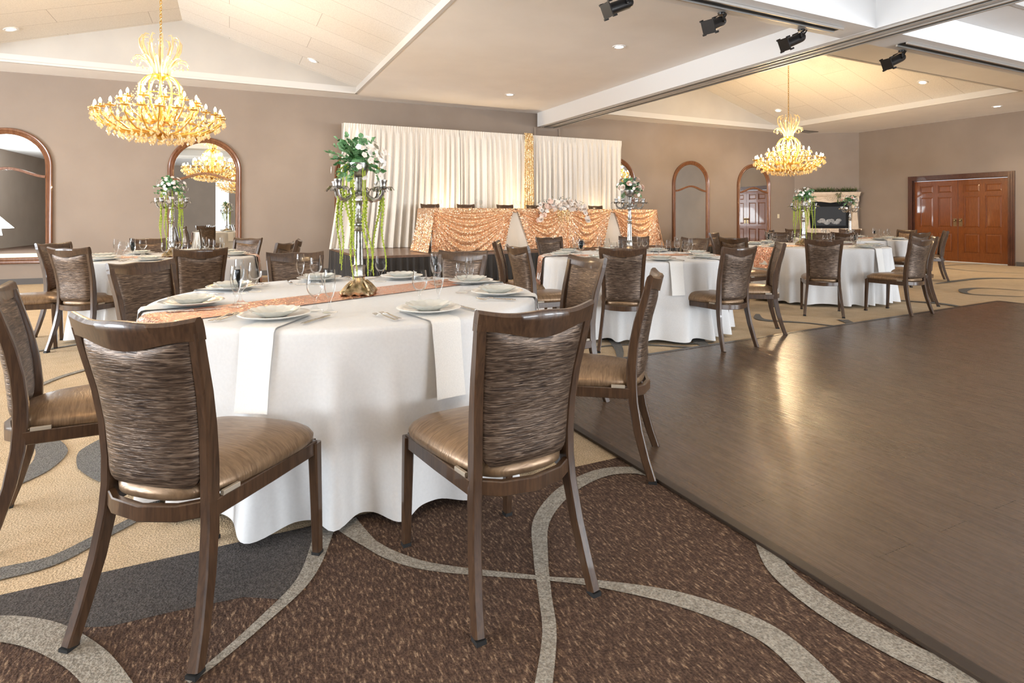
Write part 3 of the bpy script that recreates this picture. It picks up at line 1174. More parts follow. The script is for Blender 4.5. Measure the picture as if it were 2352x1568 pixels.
# ------------------------------------------------------------------ chairs
def make_chair():
    root = thing('banquet_chair', 'x', 'chair')
    wd = M['chairwood']

    def ypl(x):            # plan curve of the back: middle bows to the rear
        return -.035 * (1 - (x / .19) ** 2)
    zz = [0, .10, .22, .34, .42, .50, .60, .70, .80, .875]
    xx = [.200, .192, .180, .169, .164, .163, .166, .172, .180, .186]
    yy = [-.285, -.255, -.222, -.200, -.194, -.194, -.203, -.222, -.250, -.270]
    for s_ in (-1, 1):
        mb = MB()
        mb.bar([(s_ * xx[i], yy[i], zz[i] + (.012 if i == 0 else 0)) for i in range(len(zz))],
               [.030] * 10, [.034, .036, .040, .044, .046, .046, .042, .038, .034, .030], (1, 0, 0))
        lg = mb.build('rear_leg', wd, root)
        g = MB()
        g.box((s_ * .200, -.287, .007), (.030, .036, .014), 0)
        g.build('foot_glide', M['rubber'], lg, smooth=False)
    for s_ in (-1, 1):
        mb = MB()
        mb.bar([(s_ * .208, .262, .012), (s_ * .207, .255, .2), (s_ * .205, .248, .394)], [.028, .032, .036], [.028, .032, .036], (1, 0, 0))
        lg = mb.build('front_leg', wd, root)
        g = MB()
        g.box((s_ * .208, .262, .007), (.029, .029, .014), 0)
        g.build('foot_glide', M['rubber'], lg, smooth=False)
    # apron: front, sides and the bowed rear rail
    mb = MB()
    pts = [(-.205, .248, .378), (-.19, .03, .378), (-.170, -.185, .378)]
    mb.bar(pts, .022, .048, (1, 0, 0))
    mb.bar([(-p[0], p[1], p[2]) for p in pts], .022, .048, (1, 0, 0))
    mb.bar([(-.20, .252, .378), (-.1, .268, .378), (0, .273, .378), (.1, .268, .378), (.20, .252, .378)], .022, .048, (0, 1, 0))
    mb.bar([(-.165, -.195, .384), (-.10, -.238, .381), (0, -.256, .379), (.10, -.238, .381), (.165, -.195, .384)], .022, .044, (0, 1, 0))
    mb.build('seat_frame', wd, root)
    # cushion
    mb = MB()

    def outl(a):
        # trapezoid super-ellipse
        c_, s_ = cos(a), sin(a)
        e = .42
        x = math.copysign(abs(c_) ** e, c_)
        y = math.copysign(abs(s_) ** e, s_)
        Y = .035 + y * .245
        half = .205 + .030 * y
        if y < 0:
            half -= .012 * abs(y)
        return x * half, Y + (.018 * (1 - x * x) if y > 0 else -.030 * (1 - x * x) * abs(y))

    def cush(i, j):
        a = i * 2 * pi
        x, y = outl(a)
        rings = [(.0, .482), (.3, .481), (.55, .477), (.75, .468), (.88, .455), (.96, .440), (1.0, .424), (.995, .409), (.965, .402)]
        k, z = rings[int(round(j * 8))]
        cx_, cy_ = 0, .03
        return (cx_ + (x - cx_) * k, cy_ + (y - cy_) * k, z)
    mb.grid(cush, 64, 9, cu=True)
    mb.build('seat_cushion', M['seat'], root, angle=80)
    for s_ in (-1, 1):
        mb = MB()
        mb.bar([(s_ * .184, -.105, .408), (s_ * .178, -.165, .408)], .012, .014, (1, 0, 0))
        mb.build('clip', M['clip'], root, smooth=False)

    # top rail
    def rail_lo(x):
        s_ = x / .187
        return .850 - .028 * (.5 + .5 * cos(pi * s_))

    def rail_hi(x):
        s_ = abs(x / .200)
        return .902 + .010 * s_ ** 4 - .005 * sin(pi * min(1, s_)) ** 2

    def rail(i, j):
        x = -.2005 + .401 * i
        lo, hi = rail_lo(max(-.187, min(.187, x))), rail_hi(x)
        yb = -.266 + ypl(x) * .95
        th = .0135
        mid = (lo + hi) / 2
        sec = [(-th, lo), (th, lo), (th * 1.0, mid), (th * .8, hi - .008), (th * .3, hi), (-th * .6, hi), (-th * 1.25, hi - .010), (-th * 1.15, mid + .01)]
        y, z = sec[int(round(j * 7.999)) % 8]
        lean = (z - lo) * -.20
        return (x, yb + y + lean, z)
    mb = MB()

    def rail2(i, j):
        return rail(i, j * 7 / 8 + 0 if False else j)
    N = 33
    vs_, fs_ = [], []
    for i in range(N):
        for j in range(8):
            vs_.append(rail(i / (N - 1), j / 8.0 + 1e-6))
    for i in range(N - 1):
        for j in range(8):
            fs_.append((i * 8 + j, i * 8 + (j + 1) % 8, (i + 1) * 8 + (j + 1) % 8, (i + 1) * 8 + j))
    fs_.append(tuple(reversed(range(8))))
    fs_.append(tuple((N - 1) * 8 + q for q in range(8)))
    mb.add(vs_, fs_)
    mb.build('top_rail', wd, root, angle=50)

    # padded back panel
    def panel(i, j, side):
        u_ = 2 * i - 1
        zt_, zb_ = 0, .437
        z_lin = j
        # half width follows the posts
        def post(z):
            for q in range(len(zz) - 1):
                if zz[q] <= z <= zz[q + 1]:
                    f = (z - zz[q]) / (zz[q + 1] - zz[q])
                    return xx[q] + (xx[q + 1] - xx[q]) * f, yy[q] + (yy[q + 1] - yy[q]) * f
            return xx[-1], yy[-1]
        # rounded lower corners
        top = rail_lo(u_ * .174) + .006
        bot = zb_ + .035 * max(0, (abs(u_) - .8) / .2) ** 2
        z = bot + (top - bot) * z_lin
        xh, yc = post(z)
        xh -= .013
        x = u_ * xh
        puff = .020 * (1 - u_ ** 6) ** .5 * (1 - abs(2 * z_lin - 1) ** 8) ** .5
        return (x, yc + ypl(x) * .95 + side * (.004 + puff), z)
    mb = MB()
    mb.grid(lambda i, j: panel(i, j, -1), 26, 26, flip=False)
    mb.grid(lambda i, j: panel(i, j, 1), 26, 26, flip=True)
    mb.build('back_panel', M['satin'], root, angle=80)
    return root


chair0 = make_chair()
chair_used = [False]


def place_chair(x, y, deg_ccw, label, group, z=0.0):
    """x, y: midpoint of the rear feet on the floor; deg: heading turned left from the view axis"""
    a = radians(deg_ccw)
    f = Vector((-sin(a), cos(a)))
    loc = (x + f.x * .285, y + f.y * .285, z)
    if not chair_used[0]:
        chair_used[0] = True
        chair0.location = loc
        chair0.rotation_euler.z = a
        chair0['label'] = label
        chair0['group'] = group
        return chair0
    return copy_tree(chair0, loc, a, label, group)


g1 = 'banquet chairs around the nearest round table'
place_chair(.08, 1.694, 30.5, 'walnut framed banquet chair in right foreground, back to the camera, crinkled brown satin', g1)
place_chair(-1.0, 1.52, -13, 'walnut framed banquet chair in left foreground with grey brown satin back towards the camera', g1)
place_chair(-1.92, 2.16, -58, 'banquet chair cut off by the left edge beside the left foreground chair', g1)
place_chair(.67, 2.73, 74, 'banquet chair seen edge-on with bronze seat standing at the dance floor corner', g1)
place_chair(.50, 3.80, 118, 'banquet chair with silvery shine on its back, right far side of nearest table', g1)
place_chair(-.37, 4.42, 160, 'banquet chair facing the camera behind the nearest table below the head table corner', g1)
place_chair(-1.61, 4.30, -155, 'banquet chair with brown back facing the camera, behind nearest table left of its candelabra', g1)
place_chair(-2.18, 3.40, -112, 'banquet chair with smooth brown back facing right at left side of nearest table', g1)

g2 = 'banquet chairs around the rear left round table'
place_chair(-3.80, 4.95, -8, 'banquet chair with silver grey back and bronze seat at front of rear left table', g2)
place_chair(-2.55, 4.75, 36, 'banquet chair with crinkled brown back at the front right of rear left table', g2)
place_chair(-4.62, 5.02, -58, 'banquet chair at the left photo edge turned towards the rear left table', g2)
place_chair(-4.60, 5.80, -95, 'banquet chair with orange brown back below the far left mirror', g2)
place_chair(-4.42, 7.05, -145, 'banquet chair behind the rear left table just left of its candelabra', g2)
place_chair(-3.25, 7.15, 165, 'banquet chair behind the rear left table in front of the second mirror', g2)
place_chair(-2.30, 5.90, 88, 'banquet chair seen side-on right of rear left table, nearer of the two together', g2)
place_chair(-2.44, 6.62, 108, 'banquet chair seen side-on right of rear left table, farther of the two together', g2)

g3 = 'banquet chairs around the middle round table'
place_chair(.94, 4.93, -13, 'banquet chair with dark crinkled back centred at the front of the middle table', g3)
place_chair(1.99, 5.04, 26, 'banquet chair with rear legs on the dance floor at front right of middle table', g3)
place_chair(2.72, 5.85, 76, 'banquet chair seen edge-on between the middle and right tables', g3)
place_chair(2.30, 7.25, 128, 'banquet chair with pale shiny back at the far right of middle table', g3)
place_chair(1.62, 7.70, 170, 'banquet chair behind the middle table right behind its candelabra', g3)
place_chair(.47, 7.45, -150, 'banquet chair behind the middle table in front of the head table swags', g3)
place_chair(.04, 5.25, -62, 'banquet chair with black and silver crinkled back at the left of middle table', g3)
place_chair(-.17, 6.2, -95, 'banquet chair half hidden behind the silver backed chair left of middle table', g3)

g4 = 'banquet chairs around the right round table'
place_chair(3.63, 6.74, -24, 'banquet chair with its back square to the camera at the front of right table', g4)
place_chair(4.82, 6.80, 24, 'banquet chair with bronze seat at the dance floor edge, front right of right table', g4)
place_chair(5.63, 7.70, 62, 'banquet chair seen edge-on at the right side of right table', g4)
place_chair(2.80, 7.35, -56, 'banquet chair with dark curved back at the left side of right table', g4)
place_chair(3.25, 9.35, -128, 'banquet chair behind the right table below the first right hand mirror', g4)
place_chair(4.55, 9.95, 176, 'banquet chair behind the right table left of its candelabra', g4)
place_chair(5.06, 9.55, 140, 'banquet chair behind the right table below the fireplace', g4)

g5 = 'banquet chairs around the far right round table'
place_chair(6.78, 9.60, 13, 'banquet chair with grey brown back at the front of far right table', g5)
place_chair(5.64, 9.84, -22, 'banquet chair with dark back at front left of far right table', g5)
place_chair(7.95, 10.6, 62, 'banquet chair farthest right in the room in front of the double doors', g5)
place_chair(7.92, 11.6, 110, 'banquet chair with light orange back at right side of far right table', g5)
place_chair(7.20, 12.35, 150, 'banquet chair with orange back behind the far right table below the hearth', g5)
place_chair(6.05, 12.45, -168, 'banquet chair behind the far right table left of the fireplace', g5)
place_chair(5.08, 11.35, -105, 'banquet chair at left side of far right table below the last mirror', g5)


# ------------------------------------------------------------------ tableware prototypes
TZ = .75


def make_plate():
    r = thing('charger_plate', 'x', 'plate', group='white charger plates')
    mb = MB()
    mb.lathe([(0, .004), (.075, .004), (.09, .007), (.115, .014), (.138, .019), (.1405, .0205), (.138, .0215), (.112, .0175), (.088, .0105), (.07, .0075), (0, .0075)], 48)
    mb.build('plate_body', M['china'], r, angle=80)
    return r


def plate_mesh():
    mb = MB()
    mb.lathe([(0, .002), (.075, .002), (.09, .006), (.115, .013), (.138, .019), (.1405, .0205), (.138, .0225), (.112, .0175), (.088, .0105), (.07, .0078), (0, .0078)], 48)
    return mb


def bowl_mesh():
    mb = MB()

    def fn(i, j):
        a = i * 2 * pi
        prof = [(0, 0), (.045, 0), (.055, .004), (.078, .016), (.098, .028), (.100, .0295), (.096, .029), (.074, .018), (.052, .0075), (.04, .004), (0, .004)]
        r, z = prof[int(round(j * 10))]
        s_ = abs(sin(a * 6.5)) if False else abs(sin(a * 7))
        k = (r / .1) ** 2
        return (r * (1 + .022 * k * s_ ** 2) * cos(a), r * (1 + .022 * k * s_ ** 2) * sin(a), z + .0035 * k * (s_ - .5) * (1 if z > .01 else 0))
    mb.grid(fn, 98, 11, cu=True)
    return mb


def goblet_mesh():
    o = [(0, 0), (.034, 0), (.036, .002), (.022, .008), (.010, .018), (.006, .03), (.0055, .045), (.008, .058), (.016, .066), (.028, .080), (.035, .098), (.036, .118), (.033, .140), (.030, .162)]
    i_ = [(.0285, .162), (.0315, .140), (.0345, .118), (.0335, .098), (.0265, .082), (.014, .071), (0, .068)]
    mb = MB()
    mb.lathe(o + i_, 28)
    return mb


def flute_mesh():
    o = [(0, 0), (.031, 0), (.033, .002), (.018, .007), (.008, .016), (.005, .03), (.005, .048), (.009, .060), (.016, .076), (.022, .100), (.0245, .130), (.0235, .160), (.0215, .186)]
    i_ = [(.0200, .186), (.0222, .160), (.0232, .130), (.0207, .100), (.0145, .078), (.006, .067), (0, .065)]
    mb = MB()
    mb.lathe(o + i_, 24)
    return mb


def fork_mesh(L_=.185):
    mb = MB()
    # handle
    pts = [(0, -L_ / 2, .004), (0, -L_ / 4, .005), (0, 0, .008), (0, L_ * .18, .012), (0, L_ * .28, .006)]
    mb.bar(pts, [.018, .012, .007, .007, .020], [.0025] * 5, (1, 0, 0))
    for k in range(4):
        x = -.0085 + .00567 * k
        mb.bar([(x, L_ * .27, .006), (x, L_ * .36, .004), (x, L_ * .5, .008)], [.0035, .0032, .002], .002, (1, 0, 0))
    return mb


def knife_mesh(L_=.21):
    mb = MB()
    mb.bar([(0, -L_ / 2, .003), (0, -L_ * .2, .003), (0, -.002, .003)], [.016, .013, .010], .005, (1, 0, 0))
    mb.bar([(0, -.002, .003), (.002, L_ * .1, .003), (.002, L_ * .4, .003), (-.003, L_ * .5, .003)], [.012, .020, .018, .004], .0016, (1, 0, 0))
    return mb


PM = {}


def proto_obj(key, mb, name, m):
    """first use returns the built object, later uses copy it"""
    def place(loc, rz, label, cat, group):
        if key not in PM:
            o = mb().build(name, m, angle=60)
            PM[key] = o
        else:
            o = PM[key].copy()
            C.objects.link(o)
        o.location = loc
        o.rotation_euler = (0, 0, rz)
        tag(o, label, cat, group)
        return o
    return place


put_plate = proto_obj('plate', plate_mesh, 'charger_plate', M['china'])
put_bowl = proto_obj('bowl', bowl_mesh, 'scalloped_dish', M['pearl'])
put_goblet = proto_obj('goblet', goblet_mesh, 'water_goblet', M['glass'])
put_flute = proto_obj('flute', flute_mesh, 'champagne_flute', M['glass'])
put_fork = proto_obj('fork', fork_mesh, 'fork', M['steel'])
put_knife = proto_obj('knife', knife_mesh, 'table_knife', M['steel'])
votive = proto_obj('votive', lambda: (lambda m_: (m_.lathe([(0, 0), (.028, 0), (.035, .03), (.036, .06), (.034, .06), (.032, .03), (.026, .006), (0, .006)], 20), m_)[1])(MB()), 'votive_glass', M['glass'])


def napkin(R_, drop, wdt, loc, ang, label):
    """flat strip under the plate then over the table edge; local +X points outwards"""
    mb = MB()
    path = [(R_ - .30, .0035), (R_ - .15, .0035), (R_ - .05, .0035), (R_ - .018, .004), (R_ - .002, .001), (R_ + .009, -.012), (R_ + .012, -.05)]
    n = 7
    for k in range(1, n + 1):
        path.append((R_ + .013 + .036 * (k / n), -.05 - (drop - .05) * k / n))
    hw = wdt / 2

    def fn(i, j):
        x, z = path[int(round(i * (len(path) - 1)))]
        y = (j * 2 - 1) * hw
        return (x + .0015 * sin(j * 5 + i * 3), y * (1 + .03 * sin(i * 6)), z)
    mb.grid(fn, len(path), 6)
    mb.grid(lambda i, j: (lambda q: (q[0] + .0022, q[1], q[2] + .0022))(Vector(fn(i, j))), len(path), 6, flip=True)
    o = mb.build('napkin', M['napkin'], None, True, loc, ang)
    return tag(o, label, 'napkin', 'white napkins hanging under the plates')


NAMES = ['front', 'front right', 'right', 'back right', 'back', 'back left', 'left', 'front left']


# ------------------------------------------------------------------ candelabra and flowers
def make_candelabra():
    root = thing('candelabra', 'x', 'candelabra')
    mb = MB()

    def base(i, j):
        a = i * 2 * pi
        prof = [(0, 0), (.085, 0), (.094, .006), (.094, .018), (.084, .026), (.078, .032), (.066, .040), (.050, .052), (.038, .066), (.031, .082), (.028, .094)]
        r, z = prof[int(round(j * 10))]
        k = 1 - .9 * (z / .094)
        sq = 1 + .16 * k * (cos(4 * a) * -1 * -1)
        return (r * sq * cos(a + pi / 4), r * sq * sin(a + pi / 4), z + .004 * k * sin(12 * a))
    mb.grid(base, 72, 11, cu=True)
    for q in range(4):
        a = pi / 4 + q * pi / 2
        mb.ball((.098 * cos(a), .098 * sin(a), .014), .020, 10, 6, 0, (1, 1, .8))
        mb.tube([(.098 * cos(a), .098 * sin(a), .022), (.075 * cos(a), .075 * sin(a), .048), (.048 * cos(a), .048 * sin(a), .072)], [.012, .010, .006], 6)
    mb.build('base', M['oldgold'], root)
    mb = MB()
    mb.lathe([(.0, .09), (.030, .09), (.034, .098), (.030, .110), (.031, .140), (.034, .152), (.028, .158)], 24, flute=(8, .05))
    mb.lathe([(.024, .156), (.0225, .20), (.021, .27), (.0195, .335), (.0195, .338)], 36, flute=(12, .07))
    mb.lathe([(.020, .336), (.026, .342), (.018, .352), (.016, .362), (.027, .370), (.027, .376), (.017, .384), (.020, .400), (.0225, .415), (.018, .440), (.015, .470), (.018, .492), (.027, .500), (.027, .508), (.015, .516), (.020, .53), (.022, .545), (.014, .556), (.017, .575), (.021, .61), (.024, .625), (.014, .63), (0, .63)], 24, flute=(8, .04))
    mb.build('column', M['silver'], root)
    for q in range(4):
        a = pi / 4 + .25 + q * pi / 2
        e = Vector((cos(a), sin(a), 0))
        mb = MB()
        P_ = [(.012, .545), (.045, .540), (.075, .515), (.105, .500), (.135, .508), (.155, .530), (.160, .555)]
        mb.tube([e * r_ + Vector((0, 0, z_)) for r_, z_ in P_], [.008, .007, .009, .011, .010, .008, .008], 8)
        mb.tube([e * .06 + Vector((0, 0, .53)), e * .07 + Vector((0, 0, .555)), e * .055 + Vector((0, 0, .568)), e * .045 + Vector((0, 0, .558))], [.006, .005, .004, .003], 6)
        arm = mb.build('arm', M['silver'], root)
        c = e * .160
        mb = MB()
        mb.lathe([(.008, .553), (.020, .560), (.016, .568), (.017, .590), (.021, .600), (.021, .606), (.013, .606), (.011, .575), (0, .575)], 14, c)
        for k in range(7):
            b = 2 * pi * k / 7
            d = Vector((cos(b), sin(b), 0))
            sd = Vector((-sin(b), cos(b), 0)) * .012
            p0 = c + Vector((0, 0, .562))
            ring = [(0.012, .0, .7), (.030, .010, 1.2), (.046, .008, 1.0), (.058, -.008, .45)]
            vs_, fs_ = [], []
            for (rr_, zz_, ww_) in ring:
                for s_ in (-1, 0, 1):
                    vs_.append(p0 + d * rr_ + sd * s_ * ww_ + Vector((0, 0, zz_ + (0 if s_ else -.004))))
            for r_ in range(3):
                for s_ in range(2):
                    fs_.append((r_ * 3 + s_, r_ * 3 + s_ + 1, (r_ + 1) * 3 + s_ + 1, (r_ + 1) * 3 + s_))
            mb.add(vs_, fs_)
        mb.build('candle_cup', M['silver'], arm)
    mb = MB()
    mb.lathe([(0, .628), (.02, .628), (.040, .640), (.052, .665), (.056, .700), (.052, .700), (.046, .668), (.03, .648), (0, .645)], 24)
    mb.build('bowl', M['silver'], root)
    return root


def leafpiece(mb, p, d, up, L_, w_, mi=0):
    d = d.normalized()
    s_ = d.cross(up)
    if s_.length < 1e-3:
        s_ = Vector((1, 0, 0))
    s_.normalize()
    n = s_.cross(d)
    q = [p, p + d * L_ * .3 + s_ * w_ * .5 + n * L_ * .06, p + d * L_ * .7 + s_ * w_ * .42 + n * L_ * .08, p + d * L_, p + d * L_ * .7 - s_ * w_ * .42 + n * L_ * .08, p + d * L_ * .3 - s_ * w_ * .5 + n * L_ * .06, p + d * L_ * .5]
    mb.add(q, [(0, 1, 6), (1, 2, 6), (2, 3, 6), (3, 4, 6), (4, 5, 6), (5, 0, 6)], mi)


def rose_mesh(mb, c, r, nrm, mi=0):
    nrm = nrm.normalized()
    Mx = Matrix.Translation(c) @ nrm.to_track_quat('Z', 'Y').to_matrix().to_4x4()
    for lay, (n, rr_, h, op) in enumerate(((5, 1.0, .35, .9), (5, .78, .6, .6), (4, .5, .8, .35), (3, .28, .85, .15))):
        for k in range(n):
            a0 = 2 * pi * k / n + lay * .5
            vs_, fs_ = [], []
            for i in range(4):
                for j in range(3):
                    a = a0 + (i / 3 - .5) * 2 * pi / n * 1.35
                    t_ = j / 2
                    rad = r * (rr_ * (.25 + .75 * t_ ** .7)) * (1 + .1 * op * (1 if j == 2 else 0)) * (1 - .08 * (abs(i - 1.5) > 1))
                    vs_.append((rad * cos(a), rad * sin(a), r * h * t_ * (1 if j < 2 else .95 + (.0 if 0 < i < 3 else -.12))))
            for i in range(3):
                for j in range(2):
                    fs_.append((i * 3 + j, (i + 1) * 3 + j, (i + 1) * 3 + j + 1, i * 3 + j + 1))
            mb.add(vs_, fs_, mi, Mx)


def blossom_mesh(mb, c, r, nrm, mi=0):
    nrm = nrm.normalized()
    Mx = Matrix.Translation(c) @ nrm.to_track_quat('Z', 'Y').to_matrix().to_4x4()
    for k in range(5):
        a = 2 * pi * k / 5
        d = Vector((cos(a), sin(a), .25))
        vs_ = [(0, 0, 0)]
        pts_ = [(.35, .35), (.75, .48), (1.0, .22), (1.0, -.22), (.75, -.48), (.35, -.35)]
        for (l_, s_) in pts_:
            vs_.append((r * (l_ * cos(a) - s_ * sin(a)), r * (l_ * sin(a) + s_ * cos(a)), r * (.30 * l_ - .1 * l_ * l_)))
        mb.add(vs_, [(0, i, i + 1) for i in range(1, 6)], mi, Mx)
    mb.ball((0, 0, r * .12), r * .16, 6, 4, mi, M=Mx)


_fm = {}


def flower_part(parent, kind, c, r, nrm, material):
    key = (kind, material.name)
    if key not in _fm:
        mb = MB()
        if kind == 'rose':
            rose_mesh(mb, Vector((0, 0, 0)), 1.0, Vector((0, 0, 1)))
        else:
            blossom_mesh(mb, Vector((0, 0, 0)), 1.0, Vector((0, 0, 1)))
        o = mb.build(kind, material, parent)
        _fm[key] = o
    else:
        o = _fm[key].copy()
        C.objects.link(o)
        o.parent = parent
    o.location = c
    o.rotation_euler = nrm.normalized().to_track_quat('Z', 'Y').to_euler()
    o.scale = (r, r, r)
    return o


def strand_mesh(mb, p0, length, sway, rnd, r=.0065):
    n = max(6, int(length / .02))
    pts = []
    for k in range(n + 1):
        t_ = k / n
        pts.append(p0 + Vector((sway.x * t_ ** 1.4 + .006 * sin(t_ * 9 + p0.x * 50), sway.y * t_ ** 1.4 + .006 * cos(t_ * 7), -length * t_)))
    mb.tube(pts, [r * .6 * (1.0 if k % 2 else .8) * (1.1 - .6 * k / n) for k in range(n + 1)], 6)
    for k in range(int(length / .0065)):
        t_ = k / (length / .0065)
        q = pts[min(n, int(t_ * n))].lerp(pts[min(n, int(t_ * n) + 1)], t_ * n - int(t_ * n))
        a = k * 2.4
        rr_ = r * (1.15 - .7 * t_)
        mb.ball(q + Vector((cos(a), sin(a), 0)) * rr_ * .7, rr_ * .62, 5, 4)


def arrangement(name, base, label, flav, seed, strands):
    rnd = random.Random(seed)
    root = thing(name, label, 'flower arrangement', base, 0, 'flower arrangements on the candelabras')
    C0 = Vector((0, 0, .705))
    # greenery
    mb = MB()
    mb.lathe([(0, .66), (.035, .67), (.045, .70), (.03, .73), (0, .74)], 10)
    nst = 44
    for k in range(nst):
        a = rnd.uniform(0, 2 * pi)
        if flav == 'tall' and rnd.random() < .55:
            a = rnd.uniform(pi * .55, pi * 1.25)
        el = rnd.uniform(-.45, 1.25)
        d = Vector((cos(a) * cos(el), sin(a) * cos(el), sin(el)))
        L_ = rnd.uniform(.09, .165) * (1.15 if flav == 'tall' else 1)
        up = Vector((0, 0, 1))
        for q in range(11):
            t_ = (q + 1) / 11
            p = C0 + d * L_ * t_ + Vector((0, 0, -.03 * t_ * t_))
            for s_ in (-1, 1):
                ld = (d + Vector((rnd.uniform(-1, 1), rnd.uniform(-1, 1), rnd.uniform(-.6, .6))) * .9)
                leafpiece(mb, p, ld, up + Vector((rnd.uniform(-.6, .6), rnd.uniform(-.6, .6), 0)), rnd.uniform(.019, .031), rnd.uniform(.018, .029), 1 if (flav == 'rose' and k % 4 == 0) else 0)
    mb.build('foliage', [M['leaf'], M['leaf2']], root, smooth=False)
    # blossoms
    if flav == 'rose':
        for k in range(13):
            a = 2 * pi * k / 13 + rnd.uniform(-.2, .2)
            el = rnd.choice((.15, .5, .9))
            d = Vector((cos(a) * cos(el), sin(a) * cos(el), sin(el)))
            flower_part(root, 'rose', C0 + d * rnd.uniform(.11, .14), rnd.uniform(.026, .034), d, M['petal'] if k % 3 else M['petal2'])
    n_b = {'tall': 62, 'full': 80, 'rose': 16}[flav]
    for k in range(n_b):
        a = rnd.uniform(0, 2 * pi)
        if flav == 'tall':
            a = rnd.uniform(-1.4, .9) if rnd.random() < .75 else rnd.uniform(2.2, 3.6)
        el = rnd.uniform(-.9, 1.0)
        d = Vector((cos(a) * cos(el), sin(a) * cos(el), sin(el)))
        rr_ = rnd.uniform(.09, .165)
        c = C0 + d * rr_
        if el < -.1:
            c.z -= rnd.uniform(.0, .10)
        flower_part(root, 'blossom', c, rnd.uniform(.014, .021), d + Vector((rnd.uniform(-.4, .4), rnd.uniform(-.4, .4), rnd.uniform(-.4, .4))), M['petalw'] if k % 3 else M['petal'])
    # hanging amaranth
    for (a, r_, z_, L_, sx, sy) in strands:
        mb = MB()
        p = Vector((cos(a) * r_, sin(a) * r_, z_))
        mb.tube([C0, Vector((p.x * .5, p.y * .5, .70)), Vector((p.x * .92, p.y * .92, .67)), p], .004, 6)
        strand_mesh(mb, p, L_, Vector((sx, sy)), rnd, .0085)
        mb.build('amaranth_strand', M['amaranth'], root)
    return root


cand0 = None


def candelabra(loc, rz, label):
    global cand0
    if cand0 is None:
        cand0 = make_candelabra()
        cand0.location = loc
        cand0.rotation_euler.z = rz
        tag(cand0, label, 'candelabra', 'candelabras on the round tables')
        return cand0
    return copy_tree(cand0, loc, rz, label, 'candelabras on the round tables')


# ------------------------------------------------------------------ round tables
def cloth_mesh(R_, seed, drop=.70):
    rnd = random.Random(seed)
    ph = [rnd.uniform(0, 2 * pi) for _ in range(6)]
    mb = MB()
    rows = [(0, 0, 0), (.4, 0, 0), (.8, 0, 0), (.95, 0, 0)]

    def fn(i, j):
        a = i * 2 * pi
        k = int(round(j * 30))
        if k <= 4:
            r = [0.001, .3, .6, .85, .965][k] * R_
            return (r * cos(a), r * sin(a), TZ)
        if k <= 7:
            q = (k - 4) / 3 * pi / 2
            r = R_ - .02 + .022 * sin(q)
            z = TZ - .022 * (1 - cos(q))
            return (r * cos(a), r * sin(a), z)
        t_ = (k - 7) / 23
        dz = (drop - .0) * t_
        wob = a + .10 * sin(3 * a + ph[0]) + .05 * sin(7 * a + ph[1])
        n1 = 27
        f = .5 + .5 * sin(n1 * wob + ph[2])
        f2 = .5 + .5 * sin(13 * wob + ph[3])
        A = .132 * max(0, t_ - .03)
        amp = (.78 + .22 * sin(5 * a + ph[4]))
        shape = (f ** 1.7) * amp + .30 * f2 - .33
        r = R_ + .002 + .012 * t_ + A * shape
        z = TZ - .022 - dz * (1 - .018 * t_ * (1 - f))
        # slight twist of the folds
        a2 = a + .012 * t_ * sin(9 * a + ph[5])
        return (r * cos(a2), r * sin(a2), z)
    mb.grid(fn, 368, 31, cu=True, flip=True)
    return mb


def runner(R_, cx, cy, ang, label, wd=.30, hang=.26):
    mb = MB()
    hw = wd / 2
    n = 26

    def fn(i, j):
        y = (j * 2 - 1) * hw
        ed = sqrt(max(0, R_ * R_ - y * y))
        k = i * 2 - 1
        s_ = 1 if k >= 0 else -1
        ak = abs(k)
        if ak < .72:
            return (s_ * ed * (ak / .72) * .985, y, TZ + .004)
        if ak < .80:
            q = (ak - .72) / .08 * pi / 2
            return (s_ * (ed * .985 + (R_ * .015 + .028) * sin(q)), y, TZ + .004 - .03 * (1 - cos(q)))
        q = (ak - .80) / .2
        return (s_ * (ed + .030 + .022 * q + .006 * sin(y * 60) * q), y, TZ - .026 - hang * q)
    mb.grid(fn, 75, 9)
    o = mb.build('table_runner', M['sequin'], None, True, (cx, cy, 0), ang, 80)
    return tag(o, label, 'table runner', 'sequin runners on the round tables')


table0 = {}


